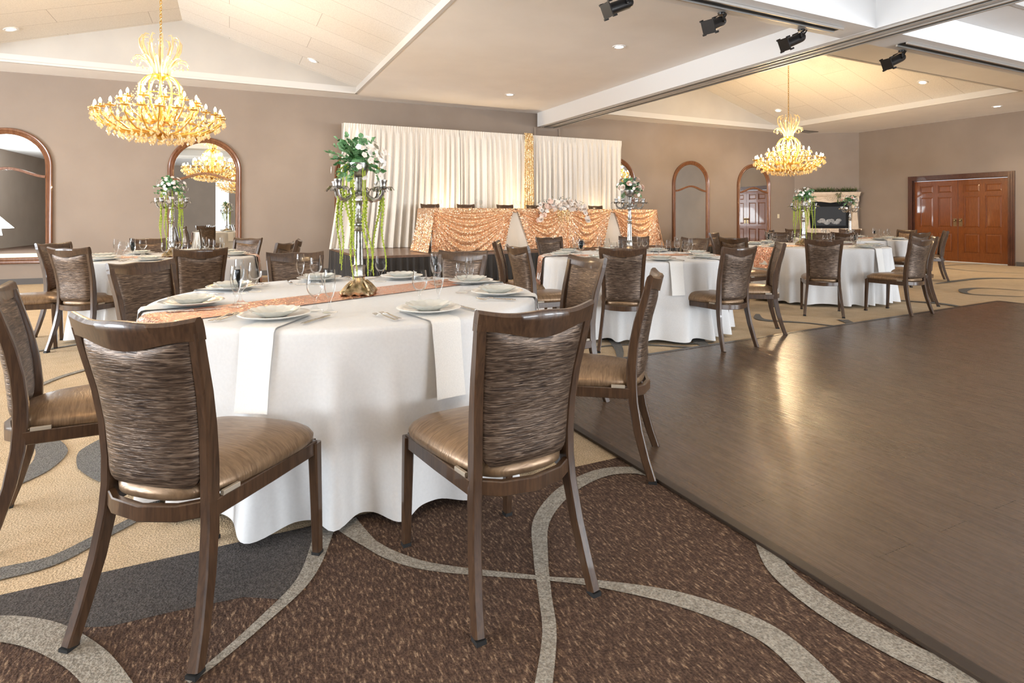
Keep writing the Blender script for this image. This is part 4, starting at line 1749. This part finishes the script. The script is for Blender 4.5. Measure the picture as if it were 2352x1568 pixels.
def round_table(cx, cy, R_, tname, seed, run_deg, angs, detail=2, cand=None, skip_plates=()):
    key = R_
    if key not in table0:
        r = thing('round_table', 'round banquet table under the cloth of the ' + tname, 'table', (cx, cy, 0), radians(seed * 17), 'round banquet tables')
        mb = MB()
        mb.lathe([(0, TZ - .025), (R_ - .03, TZ - .025), (R_ - .02, TZ - .015), (R_ - .03, TZ - .004), (0, TZ - .004)], 48)
        mb.build('tabletop', M['chairwood'], r)
        for q in range(4):
            a = pi / 4 + q * pi / 2
            mb = MB()
            mb.tube([(cos(a) * R_ * .70, sin(a) * R_ * .70, .0), (cos(a) * R_ * .62, sin(a) * R_ * .62, TZ - .025)], .014, 8)
            mb.build('leg', M['black'], r)
        table0[key] = r
    else:
        copy_tree(table0[key], (cx, cy, 0), radians(seed * 17), 'round banquet table under the cloth of the ' + tname)
    cl = cloth_mesh(R_, seed).build('tablecloth', M['cloth'], None, True, (cx, cy, 0), 0, 80)
    tag(cl, 'white floor length cloth over the ' + tname, 'tablecloth', 'white round tablecloths')
    runner(R_, cx, cy, radians(run_deg), 'rose gold sequin runner across the ' + tname)
    z = TZ + .0005
    for k, deg in enumerate(angs):
        nm = NAMES[k] + ' place of ' + tname
        a = radians(deg)
        o = Vector((cos(a), sin(a)))
        inw = -o
        rt = Vector((inw.y, -inw.x))
        c = Vector((cx, cy))
        P0 = c + o * (R_ - .20)
        if detail >= 1:
            nd = {0: .30, 1: .30}.get(k, .24)
            npk = napkin(R_, nd, .13, (cx, cy, TZ + .001), a + radians({0: 3.2, 1: -2.5}.get(k, 0)), 'white napkin hanging at ' + nm)
        put_plate((P0.x, P0.y, TZ + .0065), a, 'white round charger plate at ' + nm, 'plate', 'white charger plates')
        put_bowl((P0.x, P0.y, TZ + .0150), a + k, 'pearly scalloped dish on the plate at ' + nm, 'dish', 'pearly scalloped dishes')
        g_ = P0 + inw * .20 + rt * .07
        put_goblet((g_.x, g_.y, z + .004), k, 'clear stemmed water goblet at ' + nm, 'glass', 'water goblets')
        g_ = P0 + inw * .17 + rt * .155
        put_flute((g_.x, g_.y, z + .004), k, 'clear champagne flute at ' + nm, 'glass', 'champagne flutes')
        if detail >= 2:
            for q, (lx, ly) in enumerate(((-.185, .0), (-.215, -.015))):
                g_ = P0 + rt * lx + inw * ly
                put_fork((g_.x, g_.y, z + .0045), a + pi / 2 + (.05 if q else -.04), ('inner' if q == 0 else 'outer') + ' steel fork left of plate at ' + nm, 'fork', 'steel forks')
            g_ = P0 + rt * .185 + inw * .0
            put_knife((g_.x, g_.y, z + .0045), a + pi / 2 - .06, 'steel knife right of plate at ' + nm, 'knife', 'steel table knives')
    return cl


# (place angles start at the front and go round anticlockwise)
A1 = [-99, -51, -3, 40, 82, 122, 166, 212]
A0 = [-90 + 45 * k for k in range(8)]
round_table(-.847, 3.12, .97, 'nearest table', 3, 50.7, A1, 2)
round_table(-3.56, 6.05, .82, 'rear left table', 5, 22, [x + 14 for x in A0], 2)
round_table(1.28, 6.25, .97, 'middle table by stage', 8, 6, [x + 10 for x in A0], 2)
round_table(4.35, 8.40, .97, 'right table', 11, 26, [x - 18 for x in A0], 2)
round_table(6.42, 11.0, .97, 'far right table', 14, 26, [x + 5 for x in A0], 1)

ST = lambda *q: q
candelabra((-.82, 3.10, TZ + .005), .1, 'tall silver candelabra with gold base on the nearest round table')
arrangement('flower_arrangement', (-.82, 3.10, TZ + .005), 'tall candelabra bouquet of eucalyptus, white blossoms and lime strands on nearest table', 'tall', 21,
            [(pi * .93, .125, .60, .44, .01, 0), (pi * .98, .110, .56, .22, .0, .0), (pi * 1.1, .085, .55, .42, .0, .0), (pi * 1.2, .07, .53, .30, .05, 0),
             (pi * 1.25, .050, .54, .46, .01, .0), (pi * 1.4, .055, .60, .50, .015, 0), (-.9, .055, .50, .40, .03, .0), (-.6, .050, .52, .42, .05, 0),
             (-.1, .125, .56, .43, .02, 0), (.1, .115, .58, .46, -.06, 0), (2.2, .10, .55, .35, .0, 0)])
candelabra((-3.54, 6.02, TZ + .005), .5, 'tall silver candelabra on the rear left round table')
arrangement('flower_arrangement', (-3.54, 6.02, TZ + .005), 'white blossom bouquet with lime strands on the rear left table', 'full', 22,
            [(pi * k_ / 5.5 + .2, .085 + .02 * (k_ % 3), .54, .24 + .11 * ((k_ * 7) % 3), .01 * (k_ % 3 - 1), 0) for k_ in range(11)])
candelabra((1.27, 6.25, TZ + .005), .8, 'tall silver candelabra on the middle round table by the stage')
arrangement('flower_arrangement', (1.27, 6.25, TZ + .005), 'blush rose bouquet with green leaves on the middle table by the stage', 'rose', 23, [])
candelabra((4.23, 8.40, TZ + .005), .3, 'tall silver candelabra on the right round table')
arrangement('flower_arrangement', (4.23, 8.40, TZ + .005), 'white blossom bouquet with bright lime strands on the right table', 'full', 24,
            [(pi * k_ / 6 + .2, .10 + .02 * (k_ % 3), .56, .28 + .12 * ((k_ * 5) % 3), .02 * (k_ % 3 - 1), 0) for k_ in range(12)])
candelabra((6.42, 11.0, TZ + .005), .6, 'tall silver candelabra on the far right round table')
arrangement('flower_arrangement', (6.42, 11.0, TZ + .005), 'cream rose bouquet with dusty leaves on the far right table', 'rose', 25, [])
# votive glasses round the middle candelabra
for k, (cx, cy, tn) in enumerate(((1.28, 6.25, 'middle'), (4.35, 8.40, 'right'), (6.42, 11.0, 'far right'))):
    for q, (dx, dy, nm) in enumerate(((.26, -.06, 'right'), (-.24, -.05, 'left'))):
        votive((cx + dx, cy + dy, TZ + .005), 0, 'small clear votive glass %s of the candelabra on the %s table' % (nm, tn), 'votive glass', 'votive glasses beside candelabras')
mb = MB()
mb.box((0, 0, .035), (.10, .02, .07), 0)
tag(mb.build('table_number_card', M['ivoryplate'], None, False, (4.18, 7.62, TZ + .006), .2), 'small tan card lying on the right round table', 'card')

# ------------------------------------------------------------------ stage
SZ = .52
FA = radians(29)
FD = Vector((cos(FA), sin(FA)))
FN = Vector((-sin(FA), cos(FA)))
FLc = Vector((-2.47, 9.40))
FRc = FLc + FD * 8.1
BLc = wallpt(-3.78) + WN * .10
BRc = wallpt(4.75) + WN * .10
stage = thing('stage', 'low stage with brown wooden deck and black pleated skirt along the back wall', 'stage')
mb = MB()
mb.prism([FLc, FRc, BRc, BLc], SZ - .06, SZ)
mb.build('stage_deck', M['stagewood'], stage, smooth=False)
mb = MB()


def skirt(a, b, n):
    d = b - a
    nn = Vector((d.y, -d.x)).normalized()

    def fn(i, j):
        p = a + d * i
        z = (SZ - .045) * (1 - j)
        amp = .008 + .020 * j
        ph = i * n * 2 * pi
        o = nn * (.012 + amp * (sin(ph + .6 * sin(ph * .31)) + .35 * sin(2.3 * ph)))
        return (p.x + o.x, p.y + o.y, z + .005)
    mb.grid(fn, int(n * 10), 5)


skirt(FLc, FRc, 62)
skirt(BLc, FLc, 18)
mb.build('stage_skirt', M['skirt'], stage, angle=80)

# ------------------------------------------------------------------ white drape backdrop
D0 = Vector((-3.39, 11.63))
D1 = Vector((2.72, 14.45))
DD = (D1 - D0)
DL = DD.length
DD.normalize()
DN = Vector((DD.y, -DD.x))
DTOP = 3.05
bd = thing('drape_backdrop', 'tall ivory pipe and drape backdrop behind the head table', 'backdrop', (0, 0, 0))
mb = MB()
mb.tube([(D0.x, D0.y, DTOP - .03), (D1.x, D1.y, DTOP - .03)], .018, 8)
for q in (.0, .33, .66, 1.0):
    p = D0.lerp(D1, q)
    mb.tube([(p.x - DN.x * .05, p.y - DN.y * .05, SZ), (p.x - DN.x * .05, p.y - DN.y * .05, DTOP)], .022, 8)
    mb.box((p.x - DN.x * .05, p.y - DN.y * .05, SZ + .006), (.4, .4, .010), 0, atan2(DD.y, DD.x))
mb.build('pipe_frame', M['track'], bd)


def panel(s0, s1, seed, flare=0.0, spill=0.0):
    rnd = random.Random(seed)
    ph = [rnd.uniform(0, 6.28) for _ in range(8)]
    w_ = (s1 - s0) * DL

    def fn(i, j):
        zt = j
        s_ = (s0 + (s1 - s0) * i) * DL
        n = w_ / .135
        x = i * n * 2 * pi
        warp = x + .9 * sin(x * .17 + ph[0]) + .5 * sin(x * .37 + ph[1]) + .35 * zt * sin(x * .11 + ph[4])
        f = sin(warp) + .45 * sin(2.1 * warp + ph[2]) + .3 * sin(.47 * warp + ph[3])
        amp = .014 + .034 * min(1, zt * 2.2)
        if zt < .035:
            amp = .010
            f = sin(warp * 3)
        o = f * amp + spill * max(0, zt - .93) * 8 * (.4 + .3 * sin(x * .5))
        s_ += -flare * zt ** 1.5 * (1 - i)
        p = D0 + DD * s_ + DN * (.03 + o)
        z = DTOP - (DTOP - SZ - .006) * zt
        return (p.x, p.y, z)
    m_ = MB()
    m_.grid(fn, int(w_ * 75), 30)
    m_.build('drape_panel', M['drape'], bd, angle=80)


panel(0, .365, 1, .28, .05)
panel(.3665, .575, 2)
panel(.575, .80, 3)
panel(.80, 1.0, 4, 0)

# gold sequin sash hanging over the backdrop
mb = MB()
ctr = .610


def sash(i, j):
    s_ = (ctr + (i - .5) * .032) * DL
    x = i * 5 * 2 * pi
    z = DTOP + .03 - (DTOP - SZ - .02) * j
    widen = 1 + .35 * j
    s_ = ctr * DL + (s_ - ctr * DL) * widen
    p = D0 + DD * s_ + DN * (.125 + .018 * sin(x) + (-.04 if j == 0 else 0))
    return (p.x, p.y, z)


mb.grid(sash, 50, 24)
tag(mb.build('sequin_sash', M['sequin_sash'], None, True, angle=80), 'narrow gold sequin sash hanging down the middle of the ivory drape', 'sash')

# ------------------------------------------------------------------ head table
HL = 5.25
HT = SZ + .80
H0 = Vector((-1.42, 10.35))
ht = thing('head_table', 'long head table on the stage hidden under gold sequin cloth', 'table')
mb = MB()
c = H0 + FD * HL / 2 + FN * .38
mb.box((c.x, c.y, HT - .03), (HL - .04, .70, .03), 0, FA)
mb.build('tabletop', M['chairwood'], ht, smooth=False)
for q in (.05, .35, .65, .95):
    for w_ in (.1, .66):
        mb = MB()
        p = H0 + FD * HL * q + FN * w_
        mb.tube([(p.x, p.y, SZ + .001), (p.x, p.y, HT - .04)], .015, 8)
        mb.build('leg', M['black'], ht)

# ivory under-cloth
mb = MB()


def hface(s_, depth, z):
    p = H0 + FD * s_ + FN * depth
    return (p.x, p.y, z)


def under(i, j):
    # path over front: bottom front -> top front -> top back
    path = [(-.035, SZ + .01), (-.02, SZ + .4), (-.006, HT - .03), (.0, HT), (.76, HT), (.766, HT - .03), (.775, SZ + .3)]
    k = int(round(j * 6))
    d_, z = path[k]
    if k < 2:
        d_ += .012 * sin(i * 60)
    return hface(i * HL, d_, z)


mb.grid(under, 160, 7)
for s_ in (0, HL):
    sg = -1 if s_ == 0 else 1
    mb.grid(lambda i, j: hface(s_ + sg * (.002 + .06 * j + .02 * j * sin(i * 25)), i * .76, HT - (HT - SZ - .01) * j), 40, 8, flip=(s_ == 0))
tag(mb.build('tablecloth', M['satinivory'], None, True, angle=60), 'ivory satin under cloth of the head table, showing between the swags', 'tablecloth')

# gold swagged overlay
mb = MB()


def swag(s0, s1, b0, b1, gl_, gr_, mode):
    """front panel from s0..s1 at the top narrowing to b0..b1 at the bottom; folds hang between gathers"""
    def fn(i, j):
        z = HT + .004 - (HT - SZ - .012) * j
        top = s0 + (s1 - s0) * i
        if mode == 'left':
            e1 = s1 + (b1 - s1) * j ** .75
            e0 = s0 + (b0 - s0) * j
        elif mode == 'right':
            e0 = s0 + (b0 - s0) * j ** .75
            e1 = s1 + (b1 - s1) * j
        else:
            e0 = s0 + (b0 - s0) * j ** .8
            e1 = s1 + (b1 - s1) * j ** .8
        s_ = e0 + (e1 - e0) * i
        drop = j * (HT - SZ)
        if mode == 'left':
            dip = .10 + .55 * sin(pi * min(1, max(0, i * .85 + .02))) * (1 - i) ** .35 + .02
            gather = i
        elif mode == 'right':
            k = 1 - i
            dip = .10 + .55 * sin(pi * min(1, max(0, k * .85 + .02))) * (1 - k) ** .35 + .02
            gather = k
        else:
            # two swags meeting in the middle under the flowers
            k = abs(2 * i - 1)          # 1 at gathers, 0 at centre
            dip = .07 + .62 * sin(pi * k * .92 + .12) ** 1.0 * .8 + .02
            dip = max(.07, dip)
            gather = k
        phi = (drop + .03) / dip
        f = sin(2 * pi * 4.6 * phi ** .75)
        if mode == 'mid':
            cen = max(0, 1 - abs(2 * i - 1) / .16)
            f = f * (1 - cen) + cen * sin(i * 260)
        o = .052 + .020 * f * min(1, j * 6) + .03 * j * (1 - gather * .5)
        return hface(s_, -o, z)
    mb.grid(fn, 110, 70)


swag(-.01, 1.66, -.05, 1.42, 0, 1, 'left')
swag(1.68, 4.02, 1.98, 3.78, 1, 1, 'mid')
swag(4.04, HL + .01, 4.32, HL + .08, 1, 0, 'right')
# gathered knots
for s_ in (1.67, 4.03):
    mb.tube([hface(s_ - .05, -.05, HT - .03), hface(s_, -.07, HT - .055), hface(s_ + .05, -.05, HT - .03)], [.012, .03, .012], 10)
# top, ends and puddled corner
mb.grid(lambda i, j: hface(-.01 + (HL + .02) * i, -.052 + .82 * j, HT + .005), 60, 6)


def endc(sg):
    def fn(i, j):
        d_ = -.075 + .845 * i
        x = i * 9 * 2 * pi
        o = .008 + .13 * j ** 1.5 + .030 * j * sin(x) + .015 * j * sin(2.3 * x)
        return hface((0 if sg < 0 else HL) + sg * o, d_ - .06 * j * (1 if i < .5 else -.5) * abs(1 - 2 * i), HT + .004 - (HT - SZ - .010) * j)
    mb.grid(fn, 90, 16, flip=(sg < 0))


endc(-1)
endc(1)
tag(mb.build('swagged_overlay', M['sequin_gold'], None, True, angle=80), 'gold sequin overlay swagged across the front of the head table', 'tablecloth')

# chairs behind the head table
for k, (px, lab) in enumerate(((987, 'leftmost banquet chair behind the head table'), (1069, 'second banquet chair from the left behind the head table'),
                               (1159, 'banquet chair behind the head table below the gold sash'), (1226, 'banquet chair behind the head table at left end of its flowers'),
                               (1316, 'banquet chair hidden behind the flowers of the head table'), (1367, 'rightmost banquet chair behind the head table'))):
    # position along the table from the viewing line
    kx = (px - 1176) / FPX
    base = H0 + FN * 1.33
    s_ = (kx * base.y - base.x) / (FD.x - kx * FD.y)
    p = base + FD * s_
    place_chair(p.x, p.y, 180 + 29, lab, 'banquet chairs behind the head table', SZ)

hg = MB()
for k, (px, lab) in enumerate(((1005, 'near the left end'), (1099, 'before the second chair'), (1186, 'right of the gold sash'), (1335, 'behind the right end of the flowers'))):
    for q in range(2):
        kx = (px + (q * 2 - 1) * 5 - 1176) / FPX
        base = H0 + FN * .42
        s_ = (kx * base.y - base.x) / (FD.x - kx * FD.y)
        p = base + FD * s_
        (put_flute if q == 0 else put_goblet)((p.x, p.y, HT + .007), 0, ('champagne flute' if q == 0 else 'water goblet') + ' on the head table ' + lab, 'glass', 'glasses on the head table')

# long low arrangement on the head table
rnd = random.Random(40)
gar = thing('flower_garland', 'long low blossom garland spilling over the front middle of the head table', 'flower arrangement')
kx = (1283 - 1176) / FPX
base = H0 + FN * .08
sg_ = (kx * base.y - base.x) / (FD.x - kx * FD.y)
mb = MB()
for k in range(260):
    t_ = rnd.uniform(-1, 1)
    s_ = sg_ + t_ * .58
    sp = .10 + .10 * (1 - abs(t_))
    z = HT + .06 + rnd.uniform(-.05, sp) - (.28 * max(0, abs(t_) - .72) / .28 * rnd.random())
    p = Vector(hface(s_, rnd.uniform(-.10, .10) - (.09 if z < HT else 0), z))
    leafpiece(mb, p, Vector((rnd.uniform(-1, 1), rnd.uniform(-1, .4), rnd.uniform(-1, 1))), Vector((0, 0, 1)), rnd.uniform(.025, .045), .022)
mb.build('foliage', M['leaf2'], gar, smooth=False)
for k in range(96):
    t_ = rnd.uniform(-1, 1)
    s_ = sg_ + t_ * .60
    edge = max(0, abs(t_) - .6) / .4
    z = HT + .05 + rnd.uniform(-.06, .12 * (1 - .5 * edge)) - .34 * edge * rnd.random()
    y = rnd.uniform(-.12, .02) - (.08 if z < HT else 0)
    p = Vector(hface(s_, y, z))
    m_ = (M['petal2'] if t_ < -.35 and k % 2 else (M['petal'] if k % 3 else M['petalw']))
    flower_part(gar, 'blossom' if k % 4 else 'rose', p, rnd.uniform(.038, .055), Vector((rnd.uniform(-.5, .5), -1, rnd.uniform(-.2, .9))), m_)
for k in range(7):
    mb = MB()
    strand_mesh(mb, Vector(hface(sg_ - .14 + .045 * k, -.12, HT - .02)), .20 + .05 * (k % 3), Vector((0, 0)), rnd, .004)
    mb.build('amaranth_strand', M['amaranth'], gar)


# ------------------------------------------------------------------ chandeliers
def make_chandelier(full=True):
    """origin at the lowest drops"""
    root = thing('chandelier', 'x', 'chandelier')
    gold = M['chgold']
    stem = MB()
    stem.lathe([(0, .05), (.03, .06), (.06, .09), (.04, .13), (.025, .2), (.05, .26), (.03, .32), (.02, .5), (.04, .56), (.02, .62), (.018, .8), (.10, .845), (.11, .87), (.05, .90), (.015, .95), (.012, 1.2), (0, 1.2)], 20)
    stem.build('centre_stem', M['brass'], root)
    ch = MB()
    z = 1.19
    k = 0
    while z < 2.58:
        a = (k % 2) * pi / 2
        pts = []
        for q in range(10):
            b = 2 * pi * q / 10
            pts.append((.013 * cos(b) * cos(a), .013 * cos(b) * sin(a), z + .028 * sin(b)))
        ch.tube(pts, .0045, 5, closed=True)
        z += .043
        k += 1
    ch.lathe([(0, 2.60), (.05, 2.595), (.06, 2.57), (.02, 2.55), (0, 2.55)], 16)
    ch.build('chain', M['brass'], root)

    def arm_set(n, r1, z1, z0, off, protos):
        arm_m, bulb_m, cup_m = protos
        for i in range(n):
            a = 2 * pi * i / n + off
            if arm_m[0] is None:
                mb = MB()
                P_ = [(.05, z0), (r1 * .35, z0 - .03), (r1 * .65, z0 - .01), (r1 * .88, z0 + (z1 - z0) * .35), (r1 * .99, z0 + (z1 - z0) * .7), (r1, z1)]
                mb.tube([(x, .02 * sin(x * 9), z_) for x, z_ in P_], [.013, .012, .011, .011, .010, .009], 7)
                mb.lathe([(.0, z1), (.05, z1 + .006), (.062, z1 + .016), (.058, z1 + .018), (.02, z1 + .012), (.014, z1 + .02), (.013, z1 + .05), (0, z1 + .05)], 14, (r1, 0, 0))
                arm_m[0] = mb.build('arm', gold, root)
                arm = arm_m[0]
                b = MB()
                b.lathe([(0, z1 + .048), (.010, z1 + .052), (.017, z1 + .070), (.015, z1 + .088), (.006, z1 + .108), (0, z1 + .116)], 10, (r1, 0, 0))
                bulb_m[0] = b.build('bulb', M['bulb'], arm)
            else:
                arm = arm_m[0].copy()
                C.objects.link(arm)
                arm.parent = root
                b = bulb_m[0].copy()
                C.objects.link(b)
                b.parent = arm
            arm.rotation_euler = (0, 0, a)
    arm_set(24, .70, .36, .15, 0, ([None], [None], [None]))
    arm_set(12, .43, .52, .30, .13, ([None], [None], [None]))
    # cage dome, rings and crown plumes
    cage = MB()
    for i in range(12):
        a = 2 * pi * i / 12
        e = Vector((cos(a), sin(a), 0))
        P_ = [(.06, .28), (.13, .36), (.20, .48), (.245, .62), (.235, .74), (.17, .83), (.09, .87)]
        cage.tube([e * r_ + Vector((0, 0, z_)) for r_, z_ in P_], .011, 6)
    for (r_, z_) in ((.30, .17), (.56, .22), (.24, .62)):
        cage.tube([(r_ * cos(2 * pi * q / 40), r_ * sin(2 * pi * q / 40), z_) for q in range(40)], .007, 5, closed=True)
    cage.build('cage', gold, root)
    crown = MB()
    for i in range(12):
        a = 2 * pi * i / 12 + .1
        e = Vector((cos(a), sin(a), 0))
        P_ = [(.09, .87), (.11, .98), (.17, 1.09), (.225, 1.20), (.235, 1.29), (.20, 1.35), (.15, 1.35)]
        crown.tube([e * r_ + Vector((0, 0, z_)) for r_, z_ in P_], [.013, .013, .013, .012, .010, .008, .005], 7)
        a += .26
        e = Vector((cos(a), sin(a), 0))
        P_ = [(.08, .87), (.10, .95), (.16, 1.03), (.23, 1.075), (.28, 1.07), (.30, 1.045)]
        crown.tube([e * r_ + Vector((0, 0, z_)) for r_, z_ in P_], [.012, .012, .012, .010, .008, .005], 7)
        if i % 2:
            e = Vector((cos(a + .1), sin(a + .1), 0))
            P_ = [(.06, .88), (.07, 1.0), (.10, 1.14), (.13, 1.24), (.11, 1.31)]
            crown.tube([e * r_ + Vector((0, 0, z_)) for r_, z_ in P_], [.011, .011, .010, .008, .005], 7)
    crown.build('crown_plumes', mat('pale_gold_glass', (.78, .60, .34), .15, metal=.3, spec=.8, trans=.3), root)

    def drop(mb, p, L_, w_, a):
        n = 6
        vs_ = [(p[0], p[1], p[2]), (p[0], p[1], p[2] - L_)]
        ring = []
        for q in range(n):
            b = a + 2 * pi * q / n
            vs_.append((p[0] + w_ * cos(b) * .5, p[1] + w_ * sin(b) * .5, p[2] - L_ * .62))
        fs_ = []
        for q in range(n):
            fs_.append((0, 2 + q, 2 + (q + 1) % n))
            fs_.append((1, 2 + (q + 1) % n, 2 + q))
        mb.add(vs_, fs_)
    rnd = random.Random(11)
    small = MB()
    big = []
    # outer rows of large drops, from rim down to the bottom
    rows = [(.735, .335, 40), (.66, .25, 30), (.56, .18, 26)]
    for (r_, z_, n) in rows:
        for i in range(n):
            a = 2 * pi * (i + .5 * (rnd.random() - .5)) / n + r_
            big.append(((r_ + rnd.uniform(-.02, .02)) * cos(a), (r_ + rnd.uniform(-.02, .02)) * sin(a), z_ + rnd.uniform(-.02, .02)))
    if full:
        first = None
        for p in big:
            if first is None:
                mb = MB()
                drop(mb, (0, 0, 0), .085, .048, 0)
                first = mb.build('crystal_drop', M['crystal'], root, smooth=False)
                o = first
            else:
                o = first.copy()
                C.objects.link(o)
                o.parent = root
            o.location = p
            o.rotation_euler = (0, 0, rnd.uniform(0, 3))
    else:
        for p in big:
            drop(small, p, .085, .048, rnd.random())
    for (r_, z_, n, L_) in ((.46, .13, 28, .08), (.36, .10, 24, .08), (.25, .085, 18, .08), (.13, .075, 12, .08), (.74, .40, 72, .035), (.66, .40, 60, .035),
                            (.60, .34, 50, .05), (.52, .30, 44, .05), (.44, .24, 36, .055), (.34, .20, 30, .055), (.22, .16, 20, .055), (.48, .54, 44, .035), (.38, .54, 36, .035),
                            (.42, .46, 30, .045), (.30, .42, 26, .05), (.25, .60, 30, .04), (.24, .72, 24, .035), (.16, .34, 20, .05), (.30, 1.03, 18, .05), (.24, 1.0, 18, .035), (.20, 1.2, 16, .035), (.16, 1.3, 14, .03)):
        for i in range(n):
            a = 2 * pi * (i + rnd.random() * .6) / n
            rr_ = r_ + rnd.uniform(-.02, .02)
            drop(small, (rr_ * cos(a), rr_ * sin(a), z_ + rnd.uniform(-.015, .015)), L_ * rnd.uniform(.8, 1.1), L_ * .55, rnd.random())
    # bead swags between the arms
    for i in range(24):
        a0 = 2 * pi * i / 24
        a1 = a0 + 2 * pi / 24
        for q in range(9):
            t_ = q / 9
            a = a0 + (a1 - a0) * t_
            zz_ = .36 - .07 * sin(pi * t_)
            small.ball((.66 * cos(a), .66 * sin(a), zz_), .007, 5, 3)
    for i in range(12):
        a0 = 2 * pi * i / 12 + .13
        for q in range(10):
            t_ = q / 10
            a = a0 + 2 * pi / 12 * t_
            small.ball((.40 * cos(a), .40 * sin(a), .52 - .09 * sin(pi * t_)), .007, 5, 3)
            r_ = .245 + .18 * t_
            small.ball((r_ * cos(a0), r_ * sin(a0), .74 - .22 * t_ - .05 * sin(pi * t_)), .007, 5, 3)
    so = small.build('crystal_beads', M['crystal'], root, smooth=False)
    so['kind'] = 'stuff'
    return root


def chand_light(x, y, z, P):
    for (dz, r_, e) in ((.47, .45, .7), (.62, .2, .3)):
        for q in range(4):
            a = pi / 4 + q * pi / 2
            l = bpy.data.lights.new('candle_glow', 'POINT')
            l.energy = P * e / 4
            l.color = (1, .76, .46)
            l.shadow_soft_size = .045
            lo = bpy.data.objects.new('candle_glow', l)
            lo.location = (x + r_ * cos(a), y + r_ * sin(a), z + dz + .10)
            C.objects.link(lo)


c1 = R2W(-.755, 8.25)
c2 = R2W(10.95, 8.70)
c3 = R2W(-.755, .25)
ZCH = 2.05
chA = make_chandelier(True)
chA.location = (c1.x, c1.y, ZCH)
tag(chA, 'large lit crystal chandelier hanging at left in front of the second mirror', 'chandelier', 'crystal chandeliers')
chA.scale = (.95, .95, .97)
copy_tree(chA, (c2.x, c2.y, ZCH), .2, 'lit crystal chandelier hanging at right between the last mirror and the fireplace', 'crystal chandeliers')
chB = make_chandelier(False)
chB.location = (c3.x, c3.y, ZCH)
tag(chB, 'lit crystal chandelier overhead, seen only reflected in the mirrors', 'chandelier', 'crystal chandeliers')
chand_light(c1.x, c1.y, ZCH, 125)
chand_light(c2.x, c2.y, ZCH, 210)
chand_light(c3.x, c3.y, ZCH, 90)
# warm uplights behind the head table washing the drape
for q in (.30, .55, .86):
    p = D0.lerp(D1, q) + DN * .42
    l = bpy.data.lights.new('drape_uplight', 'SPOT')
    l.energy = 60
    l.color = (1, .72, .42)
    l.spot_size = radians(95)
    l.spot_blend = .9
    l.shadow_soft_size = .08
    lo = bpy.data.objects.new('drape_uplight', l)
    lo.location = (p.x, p.y, SZ + .18)
    dv = Vector((-DN.x * .5, -DN.y * .5, 1.0))
    lo.rotation_euler = dv.to_track_quat('-Z', 'Y').to_euler()
    C.objects.link(lo)
    fx = thing('uplight_fixture', 'small black floor uplight at the foot of the drape, %s' % {.30: 'left', .55: 'centre', .86: 'right'}[q], 'light fixture', (p.x, p.y, SZ + .001), 0, 'uplights at the foot of the drape')
    mb = MB()
    mb.lathe([(0, 0), (.07, 0), (.075, .02), (.06, .10), (.062, .14), (.055, .14), (.05, .11), (0, .11)], 16)
    mb.build('housing', M['black'], fx)
